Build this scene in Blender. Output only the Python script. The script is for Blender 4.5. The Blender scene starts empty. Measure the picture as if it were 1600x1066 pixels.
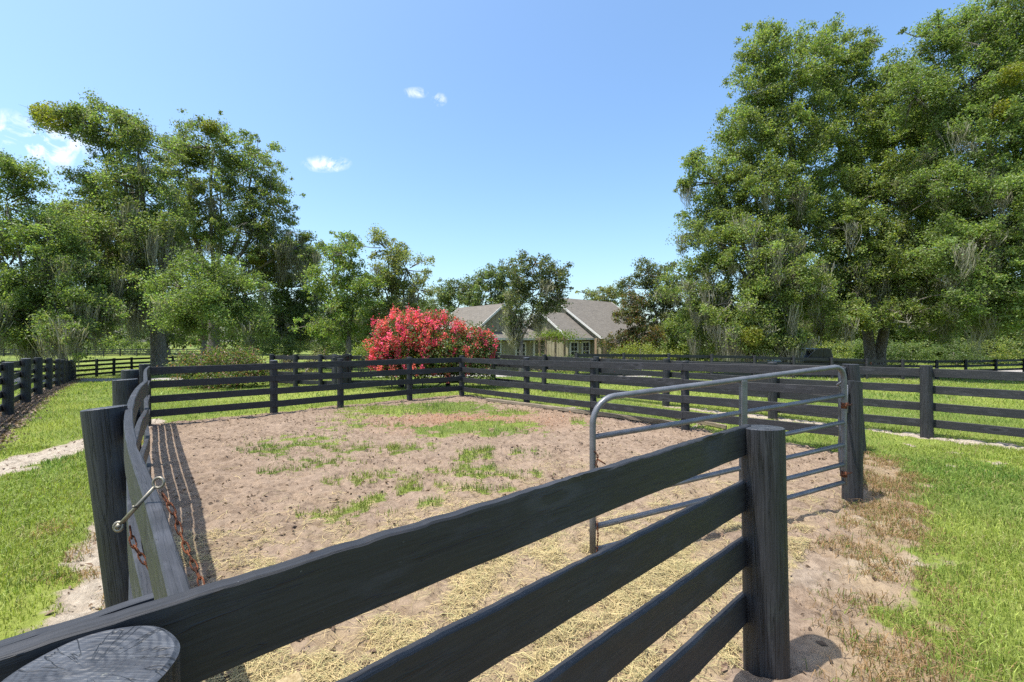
import bpy, math, numpy as np
R = math.radians
rng = np.random.default_rng(7)
scene = bpy.context.scene
COL = scene.collection

# ------------------------------------------------------------------ camera
H = 1.72          # eye height over the pen floor
F = 711.0         # focal length in pixels of the 1600 px wide photograph
cam_d = bpy.data.cameras.new('camera'); cam = bpy.data.objects.new('camera', cam_d)
COL.objects.link(cam)
cam_d.sensor_width = 36; cam_d.lens = 16.0; cam_d.clip_start = 0.05; cam_d.clip_end = 3000
cam.location = (0, 0, H); cam.rotation_euler = (R(90), 0, 0)
scene.camera = cam

# ------------------------------------------------------------------ sun, sky, exposure
SUNV = np.array([-0.33, -0.14, 1.0]); SUNV /= np.linalg.norm(SUNV)
SUN_EL = math.asin(SUNV[2]); SUN_AZ = math.atan2(SUNV[0], SUNV[1])
sun_d = bpy.data.lights.new('sun', 'SUN'); sun = bpy.data.objects.new('sun', sun_d)
COL.objects.link(sun)
sun_d.energy = 3.55; sun_d.angle = R(0.55); sun_d.color = (1.0, 0.95, 0.87)
sun.location = tuple(SUNV * 60)
sun.rotation_euler = (math.acos(SUNV[2]), 0, math.atan2(SUNV[0], -SUNV[1]))
scene.view_settings.view_transform = 'Standard'
scene.view_settings.look = 'None'
scene.view_settings.exposure = 1.08
scene.view_settings.gamma = 1.0
scene.cycles.use_denoising = False
scene.cycles.max_bounces = 9
scene.cycles.diffuse_bounces = 5
scene.cycles.glossy_bounces = 2
scene.cycles.transmission_bounces = 4
scene.cycles.sample_clamp_indirect = 4

world = bpy.data.worlds.new('World'); scene.world = world; world.use_nodes = True
wt = world.node_tree; wt.nodes.clear()
def N(t, typ, **kw):
    n = t.nodes.new(typ)
    for k, v in kw.items(): setattr(n, k, v)
    return n
wo = N(wt, 'ShaderNodeOutputWorld'); bg = N(wt, 'ShaderNodeBackground')
sky = N(wt, 'ShaderNodeTexSky'); sky.sky_type = 'NISHITA'; sky.sun_disc = False
sky.sun_elevation = SUN_EL; sky.sun_rotation = SUN_AZ
sky.air_density = 1.0; sky.dust_density = 2.4; sky.ozone_density = 1.6
bg.inputs['Strength'].default_value = 0.144
hsv = N(wt, 'ShaderNodeHueSaturation'); hsv.inputs['Saturation'].default_value = 1.12
wt.links.new(sky.outputs[0], hsv.inputs['Color'])
# small clouds: (pixel x, pixel y, half width, half height, amount)
tcw = N(wt, 'ShaderNodeTexCoord')
nz = N(wt, 'ShaderNodeTexNoise'); nz.inputs['Scale'].default_value = 34; nz.inputs['Detail'].default_value = 9; nz.inputs['Distortion'].default_value = .6
nz.inputs['Roughness'].default_value = 0.62
wt.links.new(tcw.outputs['Generated'], nz.inputs['Vector'])
def wmath(op, a, b=None, clamp=False):
    n = N(wt, 'ShaderNodeMath', operation=op); n.use_clamp = clamp
    for i, v in enumerate((a, b)):
        if v is None: continue
        if isinstance(v, (int, float)): n.inputs[i].default_value = v
        else: wt.links.new(v, n.inputs[i])
    return n.outputs[0]
sepw = N(wt, 'ShaderNodeSeparateXYZ'); wt.links.new(tcw.outputs['Generated'], sepw.inputs[0])
sx = wmath('DIVIDE', sepw.outputs[0], wmath('MAXIMUM', sepw.outputs[1], 0.05))   # tangent of azimuth
sz = wmath('DIVIDE', sepw.outputs[2], wmath('MAXIMUM', sepw.outputs[1], 0.05))
tot = None
for (px, py, wx, wy, am) in ((62, 226, 105, 46, 1.2), (8, 194, 34, 26, 0.9), (510, 256, 42, 15, 1.0),
                             (650, 145, 26, 10, .8), (686, 156, 14, 12, .9)):
    dx = wmath('DIVIDE', wmath('SUBTRACT', sx, (px - 800) / F), wx / F)
    dz = wmath('DIVIDE', wmath('SUBTRACT', sz, (533 - py) / F), wy / F)
    r2 = wmath('ADD', wmath('MULTIPLY', dx, dx), wmath('MULTIPLY', dz, dz))
    m = wmath('SUBTRACT', 1.0, r2, True)
    m = wmath('MULTIPLY', wmath('MULTIPLY', m, wmath('SUBTRACT', nz.outputs['Fac'], 0.43, True)), 7.0 * am, True)
    tot = m if tot is None else wmath('MAXIMUM', tot, m)
mixc = N(wt, 'ShaderNodeMix', data_type='RGBA')
wt.links.new(wmath('MULTIPLY', tot, 0.75), mixc.inputs['Factor'])
tint = N(wt, 'ShaderNodeMix', data_type='RGBA', blend_type='MULTIPLY'); tint.inputs['Factor'].default_value = 1; tint.inputs[7].default_value = (.88, .965, .975, 1)
wt.links.new(hsv.outputs[0], tint.inputs[6]); wt.links.new(tint.outputs[2], mixc.inputs[6]); mixc.inputs[7].default_value = (4.2, 4.35, 4.6, 1)
wt.links.new(mixc.outputs[2], bg.inputs['Color']); wt.links.new(bg.outputs[0], wo.inputs[0])

# ------------------------------------------------------------------ helpers
def smooth(e0, e1, x):
    t = np.clip((x - e0) / (e1 - e0), 0, 1); return t * t * (3 - 2 * t)
def _h(ix, iy, iz, s):
    n = (ix.astype(np.int64) * 374761393 + iy.astype(np.int64) * 668265263 + iz.astype(np.int64) * 2147483647 * 31 + s * 974711) & 0xffffffff
    n = ((n ^ (n >> 13)) * 1274126177) & 0xffffffff
    return ((n ^ (n >> 16)) & 0xffff) / 65535.0
def vnoise(x, y, s=0):
    ix = np.floor(x); iy = np.floor(y); fx = x - ix; fy = y - iy
    fx = fx * fx * (3 - 2 * fx); fy = fy * fy * (3 - 2 * fy); z = np.zeros_like(ix)
    a = _h(ix, iy, z, s); b = _h(ix + 1, iy, z, s); c = _h(ix, iy + 1, z, s); d = _h(ix + 1, iy + 1, z, s)
    return (a * (1 - fx) + b * fx) * (1 - fy) + (c * (1 - fx) + d * fx) * fy
def fbm(x, y, o=4, s=0):
    t = 0; a = .5; n = 0
    for i in range(o):
        ca, sa = math.cos(i * 1.1 + .4), math.sin(i * 1.1 + .4)
        t = t + a * vnoise((x * ca - y * sa) * 2 ** i, (x * sa + y * ca) * 2 ** i, s + i); n += a; a *= .5
    return t / n
def ground(x, y):
    r = np.sqrt(np.asarray(x, float) ** 2 + np.asarray(y, float) ** 2)
    return -0.75 * smooth(17, 43, r)
def gz(x, y): return float(ground(x, y))
def at(px, Y): return (px - 800) / F * Y            # lateral position seen at image column px from depth Y
def wpix(px, py, z=0.0):
    Y = (H - z) * F / (py - 533); return ((px - 800) / F * Y, Y)

def new_mesh(name, V, Fc, mats, parent=None, col=None, tc=None, smooth_shade=False, midx=None):
    """V (n,3); Fc list of (m,k) index arrays"""
    V = np.asarray(V, np.float32)
    if isinstance(Fc, np.ndarray): Fc = [Fc]
    Fc = [np.asarray(f, np.int32) for f in Fc if len(f)]
    me = bpy.data.meshes.new(name)
    me.vertices.add(len(V)); me.vertices.foreach_set('co', V.ravel())
    nl = sum(f.size for f in Fc); npoly = sum(len(f) for f in Fc)
    me.loops.add(nl); me.loops.foreach_set('vertex_index', np.concatenate([f.ravel() for f in Fc]))
    me.polygons.add(npoly)
    tots = np.concatenate([np.full(len(f), f.shape[1], np.int32) for f in Fc])
    st = np.concatenate([[0], np.cumsum(tots)[:-1]]).astype(np.int32)
    me.polygons.foreach_set('loop_start', st)
    if midx is not None: me.polygons.foreach_set('material_index', np.asarray(midx, np.int32))
    for m in (mats if isinstance(mats, (list, tuple)) else [mats]): me.materials.append(m)
    if col is not None:
        a = me.attributes.new('leafcol', 'FLOAT_COLOR', 'POINT')
        c = np.ones((len(V), 4), np.float32); c[:, :3] = col; a.data.foreach_set('color', c.ravel())
    if tc is not None:
        a = me.attributes.new('tc', 'FLOAT_VECTOR', 'POINT'); a.data.foreach_set('vector', np.asarray(tc, np.float32).ravel())
    me.update(calc_edges=True)
    me.polygons.foreach_set('use_smooth', np.full(npoly, bool(smooth_shade)))
    o = bpy.data.objects.new(name, me); COL.objects.link(o)
    if parent is not None: o.parent = parent
    return o

class MB:
    """collects pieces that become one mesh"""
    def __init__(s): s.v = []; s.f = {}; s.tc = []; s.n = 0; s.order = []
    def add(s, V, Fs, tc=None, mi=0):
        V = np.asarray(V, float)
        for f in Fs: s.order.append(([i + s.n for i in f], mi))
        s.v.append(V); s.tc.append(np.asarray(tc, float) if tc is not None else V); s.n += len(V)
    def box(s, c, size, rz=0, rx=0, ry=0, bev=0.0, mi=0):
        hx, hy, hz = [q / 2 for q in size]
        if bev <= 0:
            P = np.array([(x * hx, y * hy, z * hz) for z in (-1, 1) for (x, y) in ((-1, -1), (1, -1), (1, 1), (-1, 1))])
            Fs = [(3, 2, 1, 0), (4, 5, 6, 7), (0, 1, 5, 4), (1, 2, 6, 5), (2, 3, 7, 6), (3, 0, 4, 7)]
        else:
            b = min(bev, hx * .9, hy * .9, hz * .9); P = []; Fs = []
            def ringp(x, y, z): return [(-x, -y + b, z), (-x + b, -y, z), (x - b, -y, z), (x, -y + b, z), (x, y - b, z), (x - b, y, z), (-x + b, y, z), (-x, y - b, z)]
            for (x, y, z) in ((hx - b, hy - b, -hz), (hx, hy, -hz + b), (hx, hy, hz - b), (hx - b, hy - b, hz)): P += ringp(x, y, z)
            P = np.array(P)
            Fs = [tuple(range(7, -1, -1)), tuple(range(24, 32))]
            for k in range(3):
                for i in range(8):
                    j = (i + 1) % 8; Fs.append((k * 8 + i, k * 8 + j, k * 8 + 8 + j, k * 8 + 8 + i))
        tc = P.copy()
        for ang, (a, b2) in ((rx, (1, 2)), (ry, (2, 0)), (rz, (0, 1))):
            if ang:
                ca, sa = math.cos(ang), math.sin(ang); A = P[:, a].copy(); B = P[:, b2].copy()
                P[:, a] = A * ca - B * sa; P[:, b2] = A * sa + B * ca
        s.add(P + np.array(c), Fs, tc, mi)
    def tube(s, pts, rad, n=8, closed=False, caps=True, mi=0, jit=0.0):
        pts = np.asarray(pts, float); m = len(pts)
        rad = np.full(m, rad) if np.isscalar(rad) else np.asarray(rad, float)
        if closed: T = np.roll(pts, -1, 0) - np.roll(pts, 1, 0)
        else: T = np.gradient(pts, axis=0)
        T /= np.linalg.norm(T, axis=1)[:, None] + 1e-9
        up = np.array([0, 0, 1.0]) if abs(T[0][2]) < .9 else np.array([1.0, 0, 0])
        u = np.cross(T[0], up); u /= np.linalg.norm(u); V = []; tc = []; L = 0
        for i in range(m):
            u = u - T[i] * np.dot(u, T[i]); u /= np.linalg.norm(u) + 1e-9; w = np.cross(T[i], u)
            if i: L += np.linalg.norm(pts[i] - pts[i - 1])
            for k in range(n):
                a = 2 * math.pi * k / n; r = rad[i] * (1 + (rng.random() - .5) * jit)
                V.append(pts[i] + (u * math.cos(a) + w * math.sin(a)) * r); tc.append((a * rad[i], L, 0))
        Fs = []; mm = m if closed else m - 1
        for i in range(mm):
            j = (i + 1) % m
            for k in range(n):
                l = (k + 1) % n; Fs.append((i * n + k, i * n + l, j * n + l, j * n + k))
        if caps and not closed:
            Fs.append(tuple(range(n - 1, -1, -1))); Fs.append(tuple((m - 1) * n + k for k in range(n)))
        s.add(V, Fs, tc, mi)
    def build(s, name, mats, parent=None, smooth_shade=False):
        by = {}
        for f, mi in s.order: by.setdefault(len(f), []).append((f, mi))
        Fc = []; mi = []
        for k in by: Fc.append(np.array([f for f, _ in by[k]])); mi += [m for _, m in by[k]]
        return new_mesh(name, np.concatenate(s.v), Fc, mats, parent, tc=np.concatenate(s.tc), smooth_shade=smooth_shade, midx=mi)

def tag(o, label=None, cat=None, group=None, kind=None):
    if label: o['label'] = label
    if cat: o['category'] = cat
    if group: o['group'] = group
    if kind: o['kind'] = kind
    return o
def empty(name, loc, label, cat, group=None, kind=None):
    o = bpy.data.objects.new(name, None); COL.objects.link(o); o.location = loc; o.empty_display_size = .3
    return tag(o, label, cat, group, kind)
def local(o, root):                      # world-space mesh data made local to its root
    if root is None: return o
    me = o.data; n = len(me.vertices); a = np.empty(n * 3, np.float32)
    me.vertices.foreach_get('co', a); a = a.reshape(-1, 3) - np.array(root.location, np.float32)
    me.vertices.foreach_set('co', a.ravel()); me.update(); return o

# ------------------------------------------------------------------ materials
class Mat:
    def __init__(s, name):
        s.m = bpy.data.materials.new(name); s.m.use_nodes = True; s.t = s.m.node_tree; s.t.nodes.clear()
        s.out = N(s.t, 'ShaderNodeOutputMaterial')
    def n(s, typ, **kw): return N(s.t, typ, **kw)
    def put(s, v, sock):
        if isinstance(v, (int, float)): sock.default_value = v
        elif isinstance(v, (tuple, list)): sock.default_value = tuple(v) + ((1,) if len(v) == 3 and len(sock.default_value) == 4 else ())
        else: s.t.links.new(v, sock)
    def math(s, op, a, b=None, clamp=False):
        n = s.n('ShaderNodeMath', operation=op); n.use_clamp = clamp
        s.put(a, n.inputs[0])
        if b is not None: s.put(b, n.inputs[1])
        return n.outputs[0]
    def mix(s, f, a, b, blend='MIX'):
        n = s.n('ShaderNodeMix', data_type='RGBA', blend_type=blend)
        s.put(f, n.inputs['Factor']); s.put(a, n.inputs[6]); s.put(b, n.inputs[7]); return n.outputs[2]
    def attr(s, name): return s.n('ShaderNodeAttribute', attribute_name=name)
    def map(s, v, scale=(1, 1, 1), loc=(0, 0, 0)):
        n = s.n('ShaderNodeMapping'); s.t.links.new(v, n.inputs[0]); n.inputs['Scale'].default_value = scale; n.inputs['Location'].default_value = loc
        return n.outputs[0]
    def noise(s, v, scale, det=4, rough=.55, dist=0):
        n = s.n('ShaderNodeTexNoise'); s.t.links.new(v, n.inputs['Vector'])
        n.inputs['Scale'].default_value = scale; n.inputs['Detail'].default_value = det; n.inputs['Roughness'].default_value = rough
        n.inputs['Distortion'].default_value = dist; return n.outputs['Fac']
    def ramp(s, f, a, b):              # smooth step between a and b
        n = s.n('ShaderNodeMapRange', interpolation_type='SMOOTHSTEP'); s.put(f, n.inputs[0])
        n.inputs[1].default_value = a; n.inputs[2].default_value = b; return n.outputs[0]
    def bump(s, h, strength, dist=0.01, normal=None):
        n = s.n('ShaderNodeBump'); n.inputs['Strength'].default_value = strength; n.inputs['Distance'].default_value = dist
        s.put(h, n.inputs['Height'])
        if normal is not None: s.t.links.new(normal, n.inputs['Normal'])
        return n.outputs[0]
    def bsdf(s, color, rough=.6, spec=.5, metal=0, normal=None):
        b = s.n('ShaderNodeBsdfPrincipled'); s.put(color, b.inputs['Base Color']); s.put(rough, b.inputs['Roughness'])
        s.put(metal, b.inputs['Metallic']); b.inputs['Specular IOR Level'].default_value = spec
        if normal is not None: s.t.links.new(normal, b.inputs['Normal'])
        return b.outputs[0]
    def done(s, sh): s.t.links.new(sh, s.out.inputs[0]); return s.m

def simple(name, color, rough=.6, spec=.5, metal=0, nscale=8, var=.25, bumps=0.15):
    M = Mat(name); tc = M.n('ShaderNodeTexCoord').outputs['Object']
    f = M.noise(tc, nscale, 5)
    c = M.mix(M.ramp(f, .3, .7), tuple(q * (1 - var) for q in color), tuple(min(1, q * (1 + var)) for q in color))
    return M.done(M.bsdf(c, rough, spec, metal, M.bump(f, bumps)))

def make_black_wood(name, base, light, scuff=.5):
    M = Mat(name); v = M.attr('tc').outputs['Vector']
    grain = M.noise(M.map(v, (1.6, 42, 42)), 3.0, 5, .6, .6)
    fine = M.noise(M.map(v, (4, 160, 160)), 2.0, 3, .6)
    blotch = M.noise(M.map(v, (3.0, 8, 8)), 1.6, 5, .62)
    knot = M.n('ShaderNodeTexVoronoi', feature='F1'); M.t.links.new(M.map(v, (1.5, 5.2, 0.0)), knot.inputs['Vector']); knot.inputs['Scale'].default_value = 1.0
    kn = M.math('SUBTRACT', 1.0, M.ramp(knot.outputs['Distance'], .05, .10))
    c = M.mix(M.math('MULTIPLY', M.ramp(grain, .3, .75), .7), base, light)
    crk = M.noise(M.map(v, (.8, 22, 22)), 2.0, 2, .5, .2)
    ck = M.math('SUBTRACT', 1.0, M.ramp(M.math('ABSOLUTE', M.math('SUBTRACT', crk, .5)), .0, .010)); c = M.mix(M.math('MULTIPLY', ck, .6), c, (.004, .004, .005))
    peel = M.noise(M.map(v, (9, 30, 30)), 1.3, 6, .7); c = M.mix(M.math('MULTIPLY', M.ramp(peel, .66, .72), .6 * scuff), c, (.11, .11, .105))
    c = M.mix(M.math('MULTIPLY', M.ramp(blotch, .52, .74), .6 * scuff), c, tuple(q * 2.1 for q in light))
    c = M.mix(M.math('MULTIPLY', kn, .55), c, tuple(q * .35 for q in base))
    kr = M.math('SUBTRACT', M.ramp(knot.outputs['Distance'], .11, .15), M.ramp(knot.outputs['Distance'], .17, .26)); c = M.mix(M.math('MULTIPLY', kr, .35), c, tuple(q * 1.9 for q in light))
    speck = M.noise(M.map(v, (60, 60, 60)), 1.5, 2, .5)
    c = M.mix(M.math('MULTIPLY', M.ramp(speck, .76, .80), .35), c, (.30, .31, .30))
    hgt = M.math('SUBTRACT', M.math('ADD', M.math('MULTIPLY', grain, .5), M.math('MULTIPLY', fine, .4)), M.math('MULTIPLY', ck, .8))
    hgt = M.math('SUBTRACT', hgt, M.math('MULTIPLY', kn, .5))
    r = M.math('ADD', .42, M.math('MULTIPLY', blotch, .32))
    return M.done(M.bsdf(c, r, .42, 0, M.bump(hgt, .45, .004)))
M_BOARD = make_black_wood('black_painted_board', (.013, .0135, .0155), (.030, .031, .036))
M_BOARD_W = make_black_wood('weathered_black_board', (.016, .017, .020), (.038, .040, .048), .8)

def make_post_mat(name, base, light):
    M = Mat(name); v = M.attr('tc').outputs['Vector']
    grain = M.noise(M.map(v, (36, 1.3, 1)), 2.6, 5, .62, .8)
    crack = M.noise(M.map(v, (26, .55, 1)), 1.5, 3, .5, .3)
    ck = M.math('SUBTRACT', 1.0, M.ramp(M.math('ABSOLUTE', M.math('SUBTRACT', crack, .5)), .0, .022))
    blotch = M.noise(M.map(v, (7, 3, 1)), 1.4, 5, .6)
    c = M.mix(M.ramp(grain, .3, .75), base, light)
    c = M.mix(M.math('MULTIPLY', M.ramp(blotch, .55, .75), .35), c, (.060, .072, .060))
    c = M.mix(M.math('MULTIPLY', ck, .7), c, (.006, .006, .007))
    h = M.math('SUBTRACT', M.math('MULTIPLY', grain, .6), M.math('MULTIPLY', ck, .9))
    return M.done(M.bsdf(c, M.math('ADD', .42, M.math('MULTIPLY', blotch, .3)), .42, 0, M.bump(h, .7, .008)))
M_POST = make_post_mat('black_round_post', (.012, .0125, .0145), (.034, .036, .042))

M = Mat('post_end_grain'); v = M.attr('tc').outputs['Vector']
wv = M.n('ShaderNodeTexWave', wave_type='RINGS', rings_direction='Z'); M.t.links.new(M.map(v, (1, 1, 1), (.012, -.008, 0)), wv.inputs['Vector'])
wv.inputs['Scale'].default_value = 26; wv.inputs['Distortion'].default_value = 6.0; wv.inputs['Detail'].default_value = 3; wv.inputs['Detail Scale'].default_value = 1.0
bl = M.noise(v, 14, 5, .6); fn = M.noise(v, 160, 3, .6)
c = M.mix(M.ramp(bl, .35, .7), (.020, .022, .027), (.064, .070, .082))
c = M.mix(M.math('MULTIPLY', wv.outputs['Fac'], .30), c, (.026, .027, .032))
sp = M.n('ShaderNodeSeparateXYZ'); M.t.links.new(v, sp.inputs[0]); an = M.math('ARCTAN2', sp.outputs[1], sp.outputs[0]); cb = M.n('ShaderNodeCombineXYZ'); M.t.links.new(an, cb.inputs[0])
rd = M.n('ShaderNodeVectorMath', operation='LENGTH'); M.t.links.new(v, rd.inputs[0]); M.t.links.new(M.math('MULTIPLY', rd.outputs['Value'], 3.0), cb.inputs[1])
cr_ = M.noise(cb.outputs[0], 2.3, 3, .5); ckt = M.math('MULTIPLY', M.math('SUBTRACT', 1.0, M.ramp(M.math('ABSOLUTE', M.math('SUBTRACT', cr_, .5)), .0, .016)), M.ramp(rd.outputs['Value'], .012, .05))
c = M.mix(M.math('MULTIPLY', ckt, .8), c, (.006, .006, .007)); saw = M.noise(M.map(v, (9, 260, 1)), 1.0, 3, .6)
c = M.mix(M.math('MULTIPLY', M.ramp(saw, .5, .75), .35), c, (.15, .16, .17)); c = M.mix(M.math('MULTIPLY', M.ramp(M.noise(v, 55, 4), .66, .72), .5), c, (.22, .22, .18))
M_POSTTOP = M.done(M.bsdf(c, .5, .5, 0, M.bump(M.math('ADD', M.math('MULTIPLY', wv.outputs['Fac'], .35), M.math('SUBTRACT', M.math('MULTIPLY', saw, .5), ckt)), .6, .004)))

def make_leaf(name, trans=.35, rough=.5, spec=.35):
    M = Mat(name); c = M.attr('leafcol').outputs['Color']
    p = M.bsdf(c, rough, spec)
    t = M.n('ShaderNodeBsdfTranslucent')
    M.put(M.mix(1.0, c, (1.5, 1.6, .75), 'MULTIPLY'), t.inputs['Color'])
    mx = M.n('ShaderNodeMixShader'); mx.inputs[0].default_value = trans
    M.t.links.new(p, mx.inputs[1]); M.t.links.new(t.outputs[0], mx.inputs[2])
    return M.done(mx.outputs[0])
M_LEAF = make_leaf('tree_leaves', .48, .45, .4)
M_GRASS = make_leaf('grass_blades', .35, .5, .35)
M_STRAW = make_leaf('dry_straw', .12, .6, .3)
M_MOSS = make_leaf('spanish_moss', .25, .9, .1)
M_FLOWER = make_leaf('crape_flowers', .30, .6, .2)

M = Mat('oak_bark'); v = M.attr('tc').outputs['Vector']
g1 = M.noise(M.map(v, (9, 2.2, 1)), 1.6, 6, .65, .6); g2 = M.noise(M.map(v, (2, .8, 1)), 1.2, 4)
c = M.mix(M.ramp(g1, .3, .7), (.075, .064, .052), (.27, .24, .20)); c = M.mix(M.math('MULTIPLY', M.ramp(g2, .5, .7), .5), c, (.12, .13, .085))
M_BARK = M.done(M.bsdf(c, .85, .2, 0, M.bump(g1, .9, .05)))

# ------------------------------------------------------------------ plan of the place
LEFT = [(-0.618, .85, 1.245), (-.993, 1.26, 1.275), (-1.387, 1.677, 1.305), (-1.75, 2.08, 1.325), (-2.18, 2.59, 1.333),
        (-2.68, 3.22, 1.33), (-3.24, 3.95, 1.32), (-3.80, 4.72, 1.31), (-5.14, 6.38, 1.30), (-7.35, 9.22, 1.215)]
BACKC = (-1.6, 14.5); RB = (5.06, 7.02); GP = (3.69, 4.95); G1 = (1.32, 2.40); N0 = (-.57, .62)
PEN = np.array([(-.65, .74)] + [(p[0], p[1]) for p in LEFT[1:]] + [BACKC, RB, (3.6, 5.0), (1.25, 2.5)])
def inpoly(x, y, P):
    c = np.zeros(x.shape, bool); n = len(P)
    for i in range(n):
        x1, y1 = P[i]; x2, y2 = P[(i + 1) % n]
        k = ((y1 > y) != (y2 > y)) & (x < (x2 - x1) * (y - y1) / (y2 - y1 + 1e-12) + x1); c ^= k
    return c
def dseg(x, y, a, b):
    ax, ay = a; bx, by = b; dx, dy = bx - ax, by - ay
    t = np.clip(((x - ax) * dx + (y - ay) * dy) / (dx * dx + dy * dy), 0, 1)
    return np.hypot(x - ax - t * dx, y - ay - t * dy)
def dpoly(x, y, P, closed=False):
    d = np.full(np.shape(x), 1e9); n = len(P)
    for i in range(n if closed else n - 1): d = np.minimum(d, dseg(x, y, P[i], P[(i + 1) % n]))
    return d
DIRT2 = np.array([(.9, 3.3), (3.0, 5.6), (5.06, 7.02), (5.75, 7.45), (5.5, 6.3), (4.85, 5.4), (3.85, 4.2), (3.05, 3.4), (2.55, 2.75), (2.35, 2.3), (1.9, 1.2), (1.2, .2), (0, -1.5), (-2.5, -1.5), (-2.6, .4), (-1.4, .9), (-.65, .74)])
BL0 = (9.05, 6.3); BD = (-.655, .755)
BLINE = [(BL0[0] + BD[0] * t, BL0[1] + BD[1] * t) for t in (0, 14.9)]
DRIVE = [(-60, 34), (-30, 28.5), (-11, 25.8), (1.7, 24.6), (9, 26), (20, 30.5), (39, 36), (80, 47)]
DFEN = [(-8.4, 6.85), (-11.8, 10.7), (-28.4, 29.5)]
# (px, py, half width px, half height px, strength) tufts of grass growing in the pen
PATCH = [(610, 641, 70, 9, 1.0), (700, 636, 75, 9, 1.1), (790, 645, 40, 6, .9), (760, 667, 75, 11, 1.15), (690, 672, 50, 9, .9), (545, 652, 40, 7, .6), (560, 668, 60, 8, .55),
         (480, 690, 90, 12, .55), (570, 700, 50, 9, .55), (745, 712, 28, 12, .75), (735, 735, 40, 12, .85), (775, 764, 30, 7, .8), (690, 735, 45, 6, .5), (635, 762, 20, 10, 1.0),
         (440, 700, 60, 12, .5), (500, 720, 60, 10, .5), (640, 700, 60, 12, .45), (600, 740, 60, 10, .4), (720, 760, 50, 10, .45), (590, 776, 18, 10, .8), (672, 786, 16, 8, 1.0), (540, 798, 60, 14, .55), (460, 730, 40, 10, .45), (530, 755, 40, 8, .45), (910, 660, 22, 5, .7), (850, 677, 14, 7, .5), (825, 742, 40, 7, .45), (820, 710, 30, 8, .35)]
def patches(x, y):
    m = np.zeros(np.shape(x)); yy = np.maximum(y, .6)
    for (px, py, wx, wy, st) in PATCH:
        cx, cy = wpix(px, py); rx = wx / F * cy; ry = (wpix(px, py - wy)[1] - wpix(px, py + wy)[1]) / 2
        m = np.maximum(m, st * np.clip(1 - np.hypot((x - cx) / (rx * 1.45), (yy - cy) / (ry * 1.45)) ** 2, 0, 1))
    return m
def masks(x, y):
    """grass, straw, pale sand, red soil, gravel, litter  (each 0..1)"""
    n1 = fbm(x * 1.3, y * 1.3, 4, 3); n2 = fbm(x * 4.5, y * 4.5, 4, 11); n3 = fbm(x * .35, y * .35, 3, 21)
    pen = inpoly(x, y, PEN); dpen = dpoly(x, y, PEN, True)
    d2 = inpoly(x, y, DIRT2); dd2 = dpoly(x, y, DIRT2, True)
    sd2 = np.where(d2, -dd2, dd2); sdp = np.where(pen, -dpen, dpen)
    out = smooth(-.03, .16, sdp + (n2 - .5) * .5) * smooth(-.12, .30, sd2 + .18 * (x > 1.6) + (n1 - .5) * .6 + (n2 - .5) * .5)
    # worn sandy band outside the left fence and the trail on the left lawn
    LF = [(p[0], p[1]) for p in LEFT]
    dl = dpoly(x, y, LF); wband = .62 - .10 * np.clip(y - 2.2, 0, 4)
    sand = (1 - smooth(wband * .55, wband * 1.15, dl + (n2 - .5) * .45)) * (~pen) * smooth(7.5, 4.5, y) * (x < -.5)
    tr = dpoly(x, y, [(-6.6, 3.0), (-6.95, 6.1), (-7.15, 7.1), (-7.25, 8.3), (-7.7, 9.6)])
    trail = 1 - smooth(.20, .55, tr + (n2 - .5) * .5)
    sand = np.maximum(sand, trail)
    db = dpoly(x, y, BLINE)
    bs = (1 - smooth(.08, .36, db + (n2 - .5) * .45)) * smooth(15, 10, y)
    lane = smooth(.60, .74, n2 * .6 + n1 * .4) * (db < 2.3) * (y < 16) * (x < 7) * (~pen) * .9
    sand = np.maximum(sand, np.maximum(bs, lane))
    for (cx, cy, r1, r2, w) in ((3.05, 3.55, .55, .16, 1.0), (3.6, 4.35, .35, .12, .9), (2.1, 3.5, .6, .35, .5)):
        sand = np.maximum(sand, w * np.clip(1.2 - np.hypot((x - cx) / r1, (y - cy) / r2) - (n2 - .5) * 1.2, 0, 1))
    gravel = 1 - smooth(1.35, 1.75, dpoly(x, y, DRIVE) + (n1 - .5) * .8)
    pt = patches(x, y)
    n4 = fbm(x * 11, y * 11, 3, 12); pg = smooth(.30, .62, pt * .92 + ((n2 - .5) * 1.2 + (n4 - .5) * 1.3) * (pt > .02))
    grass = np.where(pen, pg, out * (1 - sand)) * (1 - gravel)
    dfl = dpoly(x, y, DFEN); lit = (1 - smooth(.15, .55, dfl + (n2 - .5) * .6)) * (x < -7)
    dt = np.hypot(x - 26, y - 33.5); lit = np.maximum(lit, smooth(9, 3, dt) * smooth(.42, .6, n1))
    lit = np.maximum(lit, .9 * (1 - smooth(.0, .28, np.abs(dpen - .1) + (n2 - .5) * .35)) * (y > 8.6))
    grass = grass * (1 - .85 * lit)
    dn = dseg(x, y, (-.65, .74), (1.25, 2.5))
    hay = smooth(2.3, .75, dn + (n1 - .5) * 1.7) * pen * smooth(-.2, .15, -(x - 1.55))
    hay = np.maximum(hay, .75 * smooth(5.2, 1.6, dn + (n1 - .5) * 2.5) * pen * smooth(.40, .58, n2 * .5 + n1 * .5))
    br = smooth(.42, -.30, np.abs(sd2 + .30) - .15 + (n1 - .5) * 1.2) * (x > 1.5) * (y < 8) * (~pen)
    straw = np.maximum(hay, .8 * br)
    cx, cy = wpix(730, 655); red = np.clip(1.15 - np.hypot((x - cx) / 2.7, (y - cy) / 1.7), 0, 1) * pen
    return grass, straw, sand, red, gravel, lit, pen, hay, br

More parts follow.
